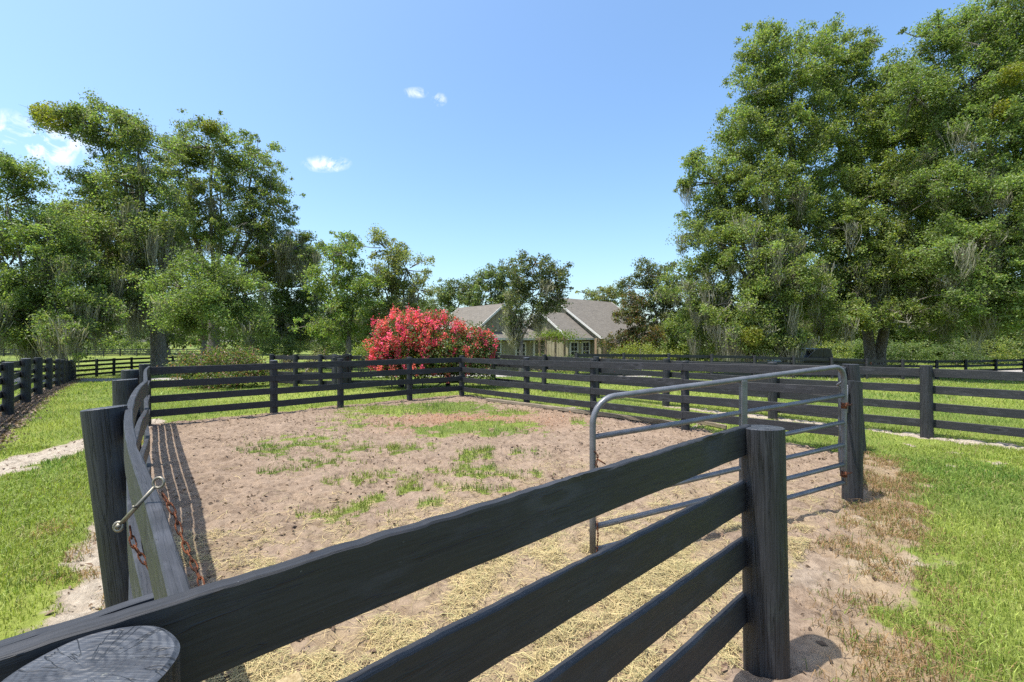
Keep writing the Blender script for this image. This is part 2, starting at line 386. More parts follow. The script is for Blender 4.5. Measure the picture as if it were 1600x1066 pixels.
# ------------------------------------------------------------------ ground
def axis_x():
    a = list(np.arange(-7.6, 7.6, .046)); s = .05; p = 7.6; b = []
    while p < 900: s *= 1.045; p += s; b.append(p)
    return np.array([-q for q in b[::-1]] + a + b)
def axis_y():
    y = .3; o = []
    while y < 1000:
        o.append(y); y += max(.034, .0072 * y) if y < 16 else (.02 * y if y < 60 else .06 * y)
    p = .3; s = .05; b = []
    while p > -60: s *= 1.3; p -= s; b.append(p)
    return np.array(b[::-1] + o)
gx, gy = axis_x(), axis_y(); GX, GY = np.meshgrid(gx, gy); X = GX.ravel(); Y = GY.ravel()
mk = masks(X, Y); g_, st_, sa_, re_, gr_, li_, pen_ = mk[:7]
near = smooth(17, 12, np.hypot(X, Y)); dirt = 1 - g_
def relief(x, y, dirtm, nearm):
    lump = fbm(x * 3.1, y * 3.1, 3, 41) - .5
    hoof = np.abs(fbm(x * 6.5, y * 6.5, 2, 51) - .5)
    fine = fbm(x * 13, y * 13, 2, 61) - .5
    broad = fbm(x * .6, y * .6, 3, 71) - .5
    return nearm * (.05 * broad + dirtm * (.065 * lump - .13 * np.clip(.09 - hoof, 0, 1) * 4 + .04 * fine) + (1 - dirtm) * .02 * lump)
Z = ground(X, Y) + relief(X, Y, dirt, near)
def gsurf(x, y, dirtm=None):
    if dirtm is None: dirtm = 1 - masks(x, y)[0]
    return ground(x, y) + relief(x, y, dirtm, smooth(17, 12, np.hypot(x, y)))
nx, ny = len(gx), len(gy)
i = np.arange((ny - 1) * (nx - 1)); r = i // (nx - 1); c = i % (nx - 1); q = r * nx + c
FA = np.stack([q, q + 1, q + nx + 1, q + nx], 1)

M = Mat('ground'); m1 = M.attr('mask1'); m2 = M.attr('mask2')
s1 = M.n('ShaderNodeSeparateColor'); M.t.links.new(m1.outputs['Color'], s1.inputs[0])
s2 = M.n('ShaderNodeSeparateColor'); M.t.links.new(m2.outputs['Color'], s2.inputs[0])
geo = M.n('ShaderNodeNewGeometry').outputs['Position']
nA = M.noise(geo, 2.2, 7, .62); nB = M.noise(geo, 14, 6, .65); nC = M.noise(geo, 70, 4, .7); nD = M.noise(geo, .25, 4, .5)
soil = M.mix(M.ramp(nB, .3, .72), (.122, .085, .059), (.265, .197, .142))
soil = M.mix(M.ramp(nA, .35, .7), soil, M.mix(.5, soil, (.31, .232, .172)))
soil = M.mix(M.math('MULTIPLY', M.ramp(nC, .58, .70), .6), soil, (.075, .052, .036))
soil = M.mix(M.math('MULTIPLY', s2.outputs[0], .45), soil, (.27, .13, .065))
soil = M.mix(M.math('MULTIPLY', s1.outputs[2], .85), soil, M.mix(M.ramp(nB, .3, .75), (.27, .23, .18), (.42, .37, .30)))
soil = M.mix(M.math('MULTIPLY', s1.outputs[1], .55), soil, M.mix(M.ramp(nC, .35, .65), (.20, .145, .08), (.40, .31, .17)))
turf = M.mix(M.ramp(nB, .3, .7), (.062, .095, .018), (.125, .165, .034))  # turf base kept darker than the blades: shade between them put into the colour
turf = M.mix(M.ramp(nD, .35, .65), turf, M.mix(.65, turf, (.23, .26, .05)))
turf = M.mix(M.math('MULTIPLY', M.ramp(nA, .60, .72), .35), turf, (.19, .17, .07))
litc = M.mix(M.ramp(nC, .35, .65), (.110, .080, .058), (.28, .205, .155))
grav = M.mix(M.ramp(nC, .3, .7), (.22, .20, .18), (.42, .39, .36))
c = M.mix(M.ramp(M.math('ADD', s1.outputs[0], M.math('MULTIPLY', M.math('SUBTRACT', nB, .5), .5)), .3, .62), soil, turf)
c = M.mix(s2.outputs[1], c, grav); c = M.mix(M.ramp(M.math('ADD', s2.outputs[2], M.math('MULTIPLY', M.math('SUBTRACT', nB, .5), .9)), .35, .65), c, litc)
vo = M.n('ShaderNodeTexVoronoi', feature='F1'); M.t.links.new(geo, vo.inputs['Vector']); vo.inputs['Scale'].default_value = 17; vo.inputs['Randomness'].default_value = 1
hh = M.math('ADD', M.math('MULTIPLY', nB, .8), M.math('ADD', M.math('MULTIPLY', nC, .35), M.math('MULTIPLY', M.ramp(vo.outputs['Distance'], .0, .55), .22)))
MG = M.done(M.bsdf(c, .9, .15, 0, M.bump(hh, .9, .03)))
g = new_mesh('ground', np.stack([X, Y, Z], 1), FA, MG, smooth_shade=True)
tag(g, kind='structure')
for nm, ch in (('mask1', (np.where(pen_, g_ * .6, g_), st_, sa_)), ('mask2', (re_, gr_, li_))):
    a = g.data.attributes.new(nm, 'FLOAT_COLOR', 'POINT'); cc = np.ones((len(X), 4), np.float32)
    for k in range(3): cc[:, k] = ch[k]
    a.data.foreach_set('color', cc.ravel())

# ------------------------------------------------------------------ boards and posts
def board(name, path, h, th, mat, parent, end=(0, 0), step=.25, chip=0.0, sag=0.0, tilt=0.0):
    """path: points (x, y, top z) of the board's middle line"""
    P = np.array(path, float); seg = np.hypot(np.diff(P[:, 0]), np.diff(P[:, 1])); S = np.concatenate([[0], np.cumsum(seg)])
    n = max(2, int(S[-1] / step) + 1); s = np.linspace(0, S[-1], n)
    if len(P) > 2:                       # smooth bending through the points
        def cr(k):
            m = np.gradient(P[:, k], S); o = np.empty(n)
            j = np.clip(np.searchsorted(S, s, 'right') - 1, 0, len(S) - 2); hh = S[j + 1] - S[j]; t = (s - S[j]) / hh
            return ((2 * t**3 - 3 * t**2 + 1) * P[j, k] + (t**3 - 2 * t**2 + t) * hh * m[j] + (-2 * t**3 + 3 * t**2) * P[j + 1, k] + (t**3 - t**2) * hh * m[j + 1])
        x, y, z = cr(0), cr(1), cr(2)
    else: x, y, z = [np.interp(s, S, P[:, k]) for k in range(3)]
    z = z - sag * np.sin(np.pi * s / S[-1])
    dx, dy = np.gradient(x), np.gradient(y); L = np.hypot(dx, dy); nxv, nyv = -dy / L, dx / L
    b = .004; ht = th / 2; seed = rng.integers(1000)
    w1 = (vnoise(s * 9, s * 0 + seed) - .5) * .0025 + chip * (vnoise(s * 34, s * 0 + seed, 5) - .5) * .0035
    w2 = (vnoise(s * 7, s * 0 + seed + 9) - .5) * .0025
    ck = chip * np.clip(vnoise(s * 3.2, s * 0 + seed, 8) - .60, 0, 1) * .055
    prof = [(-ht, -h + b), (-ht + b, -h), (ht - b, -h), (ht, -h + b), (ht, -b), (ht - b, 0), (-ht + b, 0), (-ht, -b)]
    V = []; tc = []; off = rng.random(3) * 40
    for k, (o, zz) in enumerate(prof):
        oo = o + (w1 if k in (4, 5, 6, 7) else w2) * (.4); z2 = z + zz + (w1 if zz > -h / 2 else w2)
        if k in (6, 7): oo = oo + (ck if k == 7 else ck * .6)*1.0; z2 = z2 - (ck * 1.1 if k == 7 else 0)
        oo = oo + tilt * (zz + h / 2)
        V.append(np.stack([x + nxv * oo, y + nyv * oo, z2], 1)); tc.append(np.stack([s + off[0], np.full(n, zz + off[1]), np.full(n, o + off[2])], 1))
    V = np.stack(V, 1).reshape(-1, 3); tc = np.stack(tc, 1).reshape(-1, 3); K = 8
    Fq = [(i * K + k, i * K + (k + 1) % K, (i + 1) * K + (k + 1) % K, (i + 1) * K + k) for i in range(n - 1) for k in range(K)]
    Fe = [tuple(range(K)), tuple((n - 1) * K + k for k in range(K - 1, -1, -1))]
    o = new_mesh(name, V, [np.array(Fq)[:, ::-1], np.array(Fe)[:, ::-1]], mat, parent, tc=tc)
    return local(o, parent)
def post(x, y, top, r, parent, lean=(0, 0), seg=14, cut=(0, 0), name='post', zb=None, mats=None, lv=5, rough=.02):
    """round post; (x, y) is its foot, lean the offset of its top"""
    z0 = (gz(x, y) - .12) if zb is None else zb; V = []; tc = []; off = rng.random() * 30; ph = rng.random() * 9
    for i in range(lv + 1):
        t = i / lv
        for k in range(seg):
            a = 2 * math.pi * k / seg
            rr = r * (1 + rough * math.sin(3 * a + ph) + rough * .8 * math.sin(7 * a + ph * 2 + t)) * (1.03 - .05 * t)
            if i == lv: rr *= .985
            X_ = x + lean[0] * t + rr * math.cos(a); Y_ = y + lean[1] * t + rr * math.sin(a)
            z = z0 + (top - z0) * t
            if i == lv: z += cut[0] * math.cos(a) * r + cut[1] * math.sin(a) * r
            V.append((X_, Y_, z)); tc.append((a * r + off, z, off))
    Fq = [(i * seg + k, i * seg + (k + 1) % seg, (i + 1) * seg + (k + 1) % seg, (i + 1) * seg + k) for i in range(lv) for k in range(seg)]
    nb = len(V)                            # cap: own vertices so the end grain has its own coordinates
    for fr, dz in ((1.0, 0.0), (.93, .004), (.5, .005)):
        for k in range(seg):
            b = V[lv * seg + k]; cx, cy = x + lean[0], y + lean[1]
            ax, ay = (b[0] - cx) * fr, (b[1] - cy) * fr
            zz = top + (cut[0] * ax + cut[1] * ay) + dz
            if fr == 1.0: zz = b[2]
            V.append((cx + ax, cy + ay, zz)); tc.append((ax, ay, 0))
    V.append((x + lean[0], y + lean[1], top + .004)); tc.append((0, 0, 0))
    Fc = []
    for j in range(2):
        for k in range(seg):
            k2 = (k + 1) % seg; Fc.append((nb + j * seg + k, nb + j * seg + k2, nb + (j + 1) * seg + k2, nb + (j + 1) * seg + k))
    Ft = [(nb + 2 * seg + k, nb + 2 * seg + (k + 1) % seg, len(V) - 1) for k in range(seg)]
    mi = [0] * len(Fq) + [1] * len(Fc) + [1] * len(Ft)
    o = new_mesh(name, V, [np.array(Fq + Fc), np.array(Ft)], mats or [M_POST, M_POSTTOP], parent, tc=tc, midx=mi)
    o.data.polygons.foreach_set('use_smooth', np.array([i < len(Fq) for i in range(len(mi))]))
    return local(o, parent)
PITCH, BH, BT = .305, .148, .032
def fence(name, label, pts, group=None, boards_on=1, tops=None, r=.085, drop=.035, nb=4, seg=12, step=.6, mat=None, pitch=PITCH, bh=BH, jit=.012, offs=None, cat='fence', postskip=(), halfs=False):
    """pts: posts (x, y, top z or None). boards_on +1 = left of the walking direction, -1 = right"""
    mat = mat or M_BOARD
    root = empty(name, (pts[0][0], pts[0][1], gz(pts[0][0], pts[0][1])), label, cat, group)
    T = []
    for i, p in enumerate(pts):
        zt = p[2] if len(p) > 2 and p[2] is not None else gz(p[0], p[1]) + 1.22
        T.append(zt)
        if i not in postskip:
            post(p[0], p[1], zt + drop * .3 + (rng.random() - .3) * .02, r * (.92 + .16 * rng.random()), root, ((rng.random() - .5) * .03, (rng.random() - .5) * .03), seg, lv=3, cut=((rng.random() - .5) * .15, (rng.random() - .5) * .15))
    for i in range(len(pts) - 1):
        a = np.array(pts[i][:2]); b = np.array(pts[i + 1][:2]); d = (b - a) / np.linalg.norm(b - a); nrm = np.array([-d[1], d[0]]) * boards_on * (r + BT / 2 - .006)
        for k in range(nb):
            ja, jb = (rng.random(2) - .5) * jit * 2
            board('board', [(*(a + nrm - d * .005 * (i == 0) * 16 + d * .003), T[i] - drop - k * pitch + ja), (*(b + nrm - d * .003 + d * .08 * (i == len(pts) - 2)), T[i + 1] - drop - k * pitch + jb)],
                  bh * (.97 + .06 * rng.random()), BT, mat, root, step=step, sag=(rng.random() - .3) * .012)
    return root

# near fence ----------------------------------------------------------------
dN = np.array([.741, .671]); nN = np.array([-.671, .741])
root = empty('plank_fence', (G1[0], G1[1], 0), 'nearest black plank fence, crossing the foreground between two thick round posts', 'fence', 'fences of the small pen')
B0 = np.array([-.65, .709])
for zt, h, ch, t0, t1 in ((1.277, .152, 1.0, -1.6, 2.585), (.985, .152, .8, -1.6, 2.585), (.688, .15, .5, -1.6, 2.585), (.39, .15, .2, -1.6, 2.585)):
    mid = .006 * (rng.random() - .5)
    board('board', [(*(B0 + dN * t0), zt + .002), (*(B0 + dN * .6 + nN * mid), zt + .004), (*(B0 + dN * t1), zt - .005)], h, .036, M_BOARD, root, step=.018, chip=ch, sag=.0)
post(G1[0] + .02, G1[1], 1.262, .106, root, (-.02, 0), 48, lv=14, cut=(.02, -.05), rough=.012)
post(N0[0] - .005, N0[1] - .003, 1.268, .104, root, (0, 0), 64, lv=8, cut=(-.03, .03), rough=.012)
o = board('board', [(*(B0 + nN * .0385 - dN * 1.6), 1.268), (*(B0 + nN * .0385 + dN * .075), 1.276)], .15, .034, M_BOARD_W, root, step=.02, chip=.8)

# left fence of the pen -------------------------------------------------------
root = empty('plank_fence', (-7.35, 9.22, 0), 'bowed black plank fence along the left side of the pen, held by leaning posts', 'fence', 'fences of the small pen')
for k in range(4):
    path = [(p[0], p[1], p[2] - k * .292) for p in LEFT]
    if k: path = [(path[i][0] + (.012 * k if 2 < i < 8 else 0), path[i][1], path[i][2]) for i in range(len(path))]
    board('board', path[:5], .148, .036, M_BOARD_W, root, step=.03, chip=.6)
    board('board', [(path[4][0] - .003, path[4][1] + .004, path[4][2])] + path[5:8], .148, .036, M_BOARD_W, root, step=.08, chip=.2)
    board('board', [(path[7][0] - .003, path[7][1] + .004, path[7][2])] + path[8:], .148, .036, M_BOARD_W, root, step=.2)
post(-2.055, 2.52, 1.345, .102, root, (-.22, .02), 48, lv=12, cut=(.10, .0), rough=.012)
post(-3.88, 4.64, 1.325, .105, root, (-.06, 0), 28, lv=6, cut=(.05, 0))
post(-5.24, 6.29, 1.32, .10, root, (-.04, 0), 20, lv=4)
post(-7.46, 9.25, 1.25, .10, root, (0, 0), 20, lv=4)

# back fence, right fence of the pen -----------------------------------------
def online(px, A, Bp):
    k = (px - 800) / F; dx, dy = Bp[0] - A[0], Bp[1] - A[1]
    t = (k * A[1] - A[0]) / (dx - k * dy); return (A[0] + dx * t, A[1] + dy * t)
LC = (-7.30, 9.30)
pb = [(LC[0], LC[1], 1.235)] + [(*online(px, LC, BACKC), 1.235) for px in (428, 532, 640)] + [(BACKC[0], BACKC[1], 1.235)]
fence('plank_fence', 'black fence closing the far left side of the pen, before the leafy shrub', pb, 'fences of the small pen', boards_on=-1, seg=16, r=.08, pitch=.295, postskip=(0,))
pr = [(BACKC[0] + .03, BACKC[1], 1.235)] + [(*online(px, BACKC, RB), z) for px, z in ((823, 1.25), (927, 1.28), (1071, 1.32))] + [(RB[0], RB[1], 1.375)]
fence('plank_fence', 'long black plank fence closing the far right side of the pen behind the pipe gate', pr, 'fences of the small pen', boards_on=-1, seg=16, r=.08, pitch=.308, postskip=(0, 4))
root = empty('plank_fence', (GP[0], GP[1], 0), 'short end of black fence between the gate post and the leaning post behind it', 'fence', 'fences of the small pen')
post(GP[0] + .01, GP[1], 1.275, .092, root, (0, 0), 36, lv=10, cut=(-.10, -.15))
post(5.34, 7.02, 1.36, .11, root, (-.12, 0), 28, lv=8)
for k, (zt) in enumerate((1.275, .985, .69, .40)):
    board('board', [(3.575, 4.93, zt), (4.32, 6.0, zt + .03), (5.20, 7.09, zt + .05)], .15, .034, M_BOARD, root, step=.06, chip=.5)

# lane fence beyond the pen ---------------------------------------------------
pl = []
for t in (0, 2.46, 5.0, 7.6, 9.9, 12.15, 14.9):
    x, y = BL0[0] + BD[0] * t, BL0[1] + BD[1] * t; pl.append((x, y, 1.235 + gz(x, y) + (.02 if t < 4 else 0)))
fence('plank_fence', 'black lane fence crossing the right lawn and running on just outside the pen', pl, 'fences round the paddocks', boards_on=-1, seg=16, r=.09)
pf = [(pl[-1][0] - .05, pl[-1][1])] + [(at(px, Y), Y) for px, Y in ((700, 17.2), (628, 16.9), (546, 16.6))]
fence('plank_fence', 'black plank fence behind the red flowering shrub', pf, 'fences round the paddocks', boards_on=-1, seg=10)
pf = [(at(px, Y), Y) for px, Y in ((522, 16.4), (501, 16.6), (462, 16.9), (425, 17.6))]
fence('plank_fence', 'black plank fence right behind the spreading leafy shrub', pf, 'fences round the paddocks', boards_on=-1, seg=10)
root = empty('gate_post', (at(526, 16.2), 16.2, 0), 'pair of thick black gate posts with a slanting brace board, behind the pen', 'gate post')
post(at(526, 16.2), 16.2, 1.22, .15, root, seg=18); post(at(539, 16.5), 16.5, 1.2, .13, root, seg=18)
board('brace', [(at(520, 15.95), 15.95, 1.13), (at(545, 16.1), 16.1, 1.30)], .10, .05, M_BOARD, root)
A_, B_ = (3.0, 21.3), (33.0, 31.1)
pc = [(2.0, 20.0)] + [online(px, A_, B_) for px in (901, 975, 1045, 1112, 1179, 1240, 1300, 1355, 1410, 1464, 1509, 1556, 1600, 1640)]
pc = [(x, y, gz(x, y) + 1.22) for x, y in pc[1:]]
fence('plank_fence', 'distant black plank fence passing in front of the pickup truck and the great oak trunk', pc, 'fences round the paddocks', boards_on=1, seg=8, nb=4)
def dl(px): return online(px, (-11.8, 10.7), (-28.4, 29.5))
pd = [(-8.6, 7.1), (-10.2, 8.9)] + [dl(px) for px in (13, 40, 60, 76.5, 90, 98, 103, 108, 112, 116)]
fence('plank_fence', 'black plank fence receding along the left edge of the left lawn', pd, 'fences round the paddocks', boards_on=1, seg=12, r=.10)
pe = [(at(116, 29.6), 29.6)] + [(at(px, Y), Y) for px, Y in ((151, 31.5), (178, 33), (206, 34.5), (240, 36.2), (270, 38), (300, 40), (330, 42))]
fence('plank_fence', 'far left black plank fence behind the mossy oak trunk', pe, 'fences round the paddocks', boards_on=1, seg=8)
pe = [(at(px, Y), Y) for px, Y in ((112, 30.4), (80, 30.0), (45, 29.5), (5, 29.0), (-40, 28.5))]
fence('plank_fence', 'black plank fence seen just over the receding left fence', pe, 'fences round the paddocks', boards_on=-1, seg=8)
pe = [(at(px, 74), 74.0) for px in range(-20, 420, 26)]
fence('plank_fence', 'farthest black plank fence below the left tree line', pe, 'fences round the paddocks', boards_on=1, seg=6)

# ------------------------------------------------------------------ gate
M = Mat('grey_gate_paint'); tc = M.n('ShaderNodeTexCoord').outputs['Object']; f = M.noise(tc, 9, 5); f2 = M.noise(tc, 90, 3)
c = M.mix(M.ramp(f, .3, .7), (.105, .108, .118), (.150, .154, .168)); c = M.mix(M.math('MULTIPLY', M.ramp(f2, .70, .76), .5), c, (.16, .07, .03))
M_GATE = M.done(M.bsdf(c, .38, .5, .25, M.bump(f2, .12)))
M = Mat('rusty_iron'); tc = M.n('ShaderNodeTexCoord').outputs['Object']; f = M.noise(tc, 60, 5); f2 = M.noise(tc, 220, 3)
c = M.mix(M.ramp(f, .35, .65), (.045, .018, .011), (.20, .070, .032)); M_RUST = M.done(M.bsdf(c, .85, .3, .2, M.bump(f2, .6)))
M_STEEL = simple('worn_steel', (.24, .215, .17), .5, .5, .7, 40, .3)
GA = np.array([.633, 3.57, 0.06]); GB = np.array([3.40, 4.66, .26])
gate = empty('pipe_gate', (GB[0], GB[1], 0), 'grey tubular steel six-rail gate standing open across the pen entrance', 'gate')
ax = (GB - GA); ax[2] = 0; GL = np.linalg.norm(ax); ax /= GL; gh = 1.205; slope = (GB[2] - GA[2]) / GL
def gp(u, h, off=0): return (GA[0] + ax[0] * u - ax[1] * off, GA[1] + ax[1] * u + ax[0] * off, GA[2] + slope * u + h)
rb = .20; fr = [gp(0, .0), gp(0, .3), gp(0, .7), gp(0, gh - rb)] + [gp(rb - rb * math.cos(a), gh - rb + rb * math.sin(a)) for a in np.linspace(.2, math.pi / 2, 7)]
fr += [gp(u, gh) for u in np.linspace(.5, GL - .4, 6)] + [gp(GL - .14 + .14 * math.sin(a), gh - .14 + .14 * math.cos(a)) for a in np.linspace(0, math.pi / 2, 6)] + [gp(GL, .6), gp(GL, .3), gp(GL, -.01)]
m = MB(); m.tube(fr, .025, 14); local(m.build('frame', M_GATE, gate, True), gate)
lv = [.0, .155, .335, .535, .77, .94]
for hq in (.015, .20, .40, .63, .905):
    m = MB(); m.tube([gp(.012, hq), gp(GL * .3, hq - .004), gp(GL * .5, hq), gp(GL * .8, hq - .003), gp(GL - .012, hq)], .0225, 12); local(m.build('rail', M_GATE, gate, True), gate)
m = MB()
m.box(gp(GL * .53, gh / 2, -.026), (.062, .010, gh - .02), rz=math.atan2(ax[1], ax[0]), bev=.003); m.box(gp(GL * .53 - .034, gh / 2, -.012), (.008, .036, gh - .02), rz=math.atan2(ax[1], ax[0]), bev=.002)
local(m.build('upright', M_GATE, gate), gate)
m = MB(); m.tube([gp(GL, 1.06), gp(GL + .02, 1.0, .08), (GP[0] - .11, GP[1] - .02, 1.23), (GP[0] - .115, GP[1] - .01, 1.18)], .012, 8); m.box((GP[0] - .10, GP[1] - .06, 1.10), (.012, .05, .30), bev=.003); local(m.build('hinge_strap', M_GATE, gate, True), gate)
m = MB()
for hz in (.80, .10):
    m.tube([gp(GL - .05, hz, -.012), gp(GL + .10, hz, -.012)], .009, 8); m.tube([gp(GL, hz - .03), gp(GL, hz + .03)], .028, 12)
m.tube([gp(GL - .03, .815), gp(GL + .06, .815)], .014, 6)
local(m.build('hinge', M_RUST, gate, True), gate)

def link_chain(name, pts, label, n, wire=.0021, ll=.030, lw=.012, mat=None):
    P = np.array(pts, float); S = np.concatenate([[0], np.cumsum(np.linalg.norm(np.diff(P, axis=0), axis=1))]); s = np.linspace(0, S[-1], n + 1)
    Q = np.stack([np.interp(s, S, P[:, k]) for k in range(3)], 1); m = MB()
    for i in range(n):
        a, b = Q[i], Q[i + 1]; t = (b - a) / (np.linalg.norm(b - a) + 1e-9); c = (a + b) / 2
        u = np.cross(t, [.3, .8, .2]); u /= np.linalg.norm(u); w = np.cross(t, u); ang = (i % 2) * math.pi / 2 + rng.random() * .5
        e = u * math.cos(ang) + w * math.sin(ang); ov = np.linalg.norm(b - a) * .5 + wire * 2.2
        ring = []
        for k in range(16):
            th = 2 * math.pi * k / 16; cx = math.copysign(abs(math.cos(th)) ** .7, math.cos(th)); ring.append(c + t * cx * ov + e * math.sin(th) * lw / 2)
        m.tube(ring, wire, 6, closed=True)
    return m
loc = (-.98, 1.25, 1.28)
ch = empty('chain', loc, 'rusty chain with a silver bolt snap slung over the left pen fence', 'chain')
m = link_chain('x', [(-.955, 1.245, 1.30), (-.915, 1.235, 1.25), (-.875, 1.205, 1.20), (-.825, 1.17, 1.16), (-.775, 1.13, 1.13), (-.725, 1.08, 1.10), (-.69, 1.05, 1.04)], '', 14); local(m.build('chain_links', M_RUST, ch, True), ch)
m = link_chain('x', [(-1.045, 1.245, 1.21), (-1.03, 1.235, 1.17), (-1.0, 1.23, 1.135), (-.975, 1.225, 1.10)], '', 5); local(m.build('chain_links', M_RUST, ch, True), ch)
m = MB(); a = np.array([-.985, 1.255, 1.318]); b = np.array([-1.060, 1.235, 1.225])
m.tube([a, a * .5 + b * .5, b], [.0045, .0055, .006], 10); m.tube([b + (b - a) * .02, b + (b - a) * .12], .008, 10)
d = (a - b) / np.linalg.norm(a - b); e = np.cross(d, [0, 1, 0]); e /= np.linalg.norm(e)
m.tube([a + d * .014 + (d * math.cos(t) + e * math.sin(t)) * .014 for t in np.linspace(0, 2 * math.pi, 14)[:-1]], .0036, 8, closed=True)
m.tube([b - d * .010 + (d * math.cos(t) + e * math.sin(t)) * .011 for t in np.linspace(0, 2 * math.pi, 14)[:-1]], .0045, 8, closed=True)
m.tube([a * .45 + b * .55, a * .45 + b * .55 + np.array([.004, -.016, .006])], .0035, 6)
local(m.build('bolt_snap', M_STEEL, ch, True), ch)
ch = empty('chain', gp(0, .5), 'thin rusty chain knotted round the free end of the pipe gate', 'chain', 'rusty chains on the pipe gate')
m = link_chain('x', [gp(.0, .80, -.03), gp(.03, .76, -.03), gp(.01, .70, -.034), gp(.03, .66, -.03)], '', 8, .0026); local(m.build('chain_links', M_RUST, ch, True), ch)
m = MB(); m.tube([gp(.02, .74, -.035), gp(.06, .71, -.05), gp(.09, .69, -.04)], .006, 6); local(m.build('hook', M_RUST, ch, True), ch)
m = link_chain('x', [gp(.02, .25, -.028), gp(.03, .15, -.03), gp(.025, .08, -.03), gp(.02, .0, -.03)], '', 11, .0026)
ch2 = m.build('chain', M_RUST, None, True); tag(ch2, 'thin rusty chain hanging from the lower free end of the pipe gate', 'chain')

M = Mat('bare_wood'); v = M.attr('tc').outputs['Vector']; f = M.noise(M.map(v, (60, 60, 4)), 1.5, 5); c = M.mix(M.ramp(f, .3, .7), (.22, .16, .075), (.37, .29, .16))
M_BARE = M.done(M.bsdf(c, .7, .3, 0, M.bump(f, .5)))
m = MB(); m.box((-.475, .945, .45), (.075, .038, 1.12), rz=math.atan2(dN[1], dN[0]), bev=.004)
tag(m.build('wooden_stake', M_BARE), 'bare unpainted wooden stake behind the nearest top board', 'stake')
M = Mat('weathered_timber'); v = M.attr('tc').outputs['Vector']; f = M.noise(M.map(v, (3, 50, 50)), 1.5, 5); c = M.mix(M.ramp(f, .3, .7), (.11, .09, .065), (.27, .22, .16))
M_TIMB = M.done(M.bsdf(c, .85, .2, 0, M.bump(f, .5)))
for (p1, y1, p2, y2, w, lb) in ((760, 627, 1075, 668, .09, 'long grey weathered timber lying on the dirt along the far right pen fence'), (1000, 643, 1135, 672, .05, 'short tan plank lying on the dirt behind the gate')):
    a = wpix(p1, y1); b = wpix(p2, y2); L = math.hypot(b[0] - a[0], b[1] - a[1])
    m = MB(); m.box(((a[0] + b[0]) / 2, (a[1] + b[1]) / 2, .05), (L, w, .09), rz=math.atan2(b[1] - a[1], b[0] - a[0]), bev=.012)
    tag(m.build('timber', M_TIMB), lb, 'timber')

# ------------------------------------------------------------------ foliage tools
def rdir(n):
    v = rng.normal(size=(n, 3)); return v / np.linalg.norm(v, axis=1)[:, None]
def cards(P, L, asp, nrm, up_bias=0):
    """diamond shaped leaves, folded a little along the middle"""
    n = len(P); u = rdir(n); u -= nrm * np.sum(u * nrm, 1)[:, None]; u /= np.linalg.norm(u, axis=1)[:, None] + 1e-9
    w = np.cross(nrm, u); L = np.asarray(L)[:, None] if not np.isscalar(L) else L
    V = np.empty((n, 4, 3)); fold = nrm * L * .10
    V[:, 0] = P - u * L * .5; V[:, 1] = P + w * L * asp * .5 + fold - u * L * .05; V[:, 2] = P + u * L * .5; V[:, 3] = P - w * L * asp * .5 + fold - u * L * .05
    return V.reshape(-1, 3), np.arange(n * 4).reshape(n, 4)
def leafcols(n, base, var=.22, alt=None, altp=.15, clump=None):
    c = np.tile(np.array(base), (n, 1)); k = 1 + (rng.random((n, 1)) - .5) * 2 * var; c = c * k
    c[:, 0] *= 1 + (rng.random(n) - .5) * .35
    if clump is not None: c *= clump[:, None]
    if alt is not None:
        m = rng.random(n) < altp; c[m] = np.array(alt) * (1 + (rng.random((m.sum(), 1)) - .5) * .4)
    return c
GREEN = (.158, .208, .064); DGREEN = (.110, .152, .060); YGREEN = (.230, .262, .066); LGREEN = (.166, .232, .066); OLIVE = (.176, .188, .076)
QUAL = 1.0
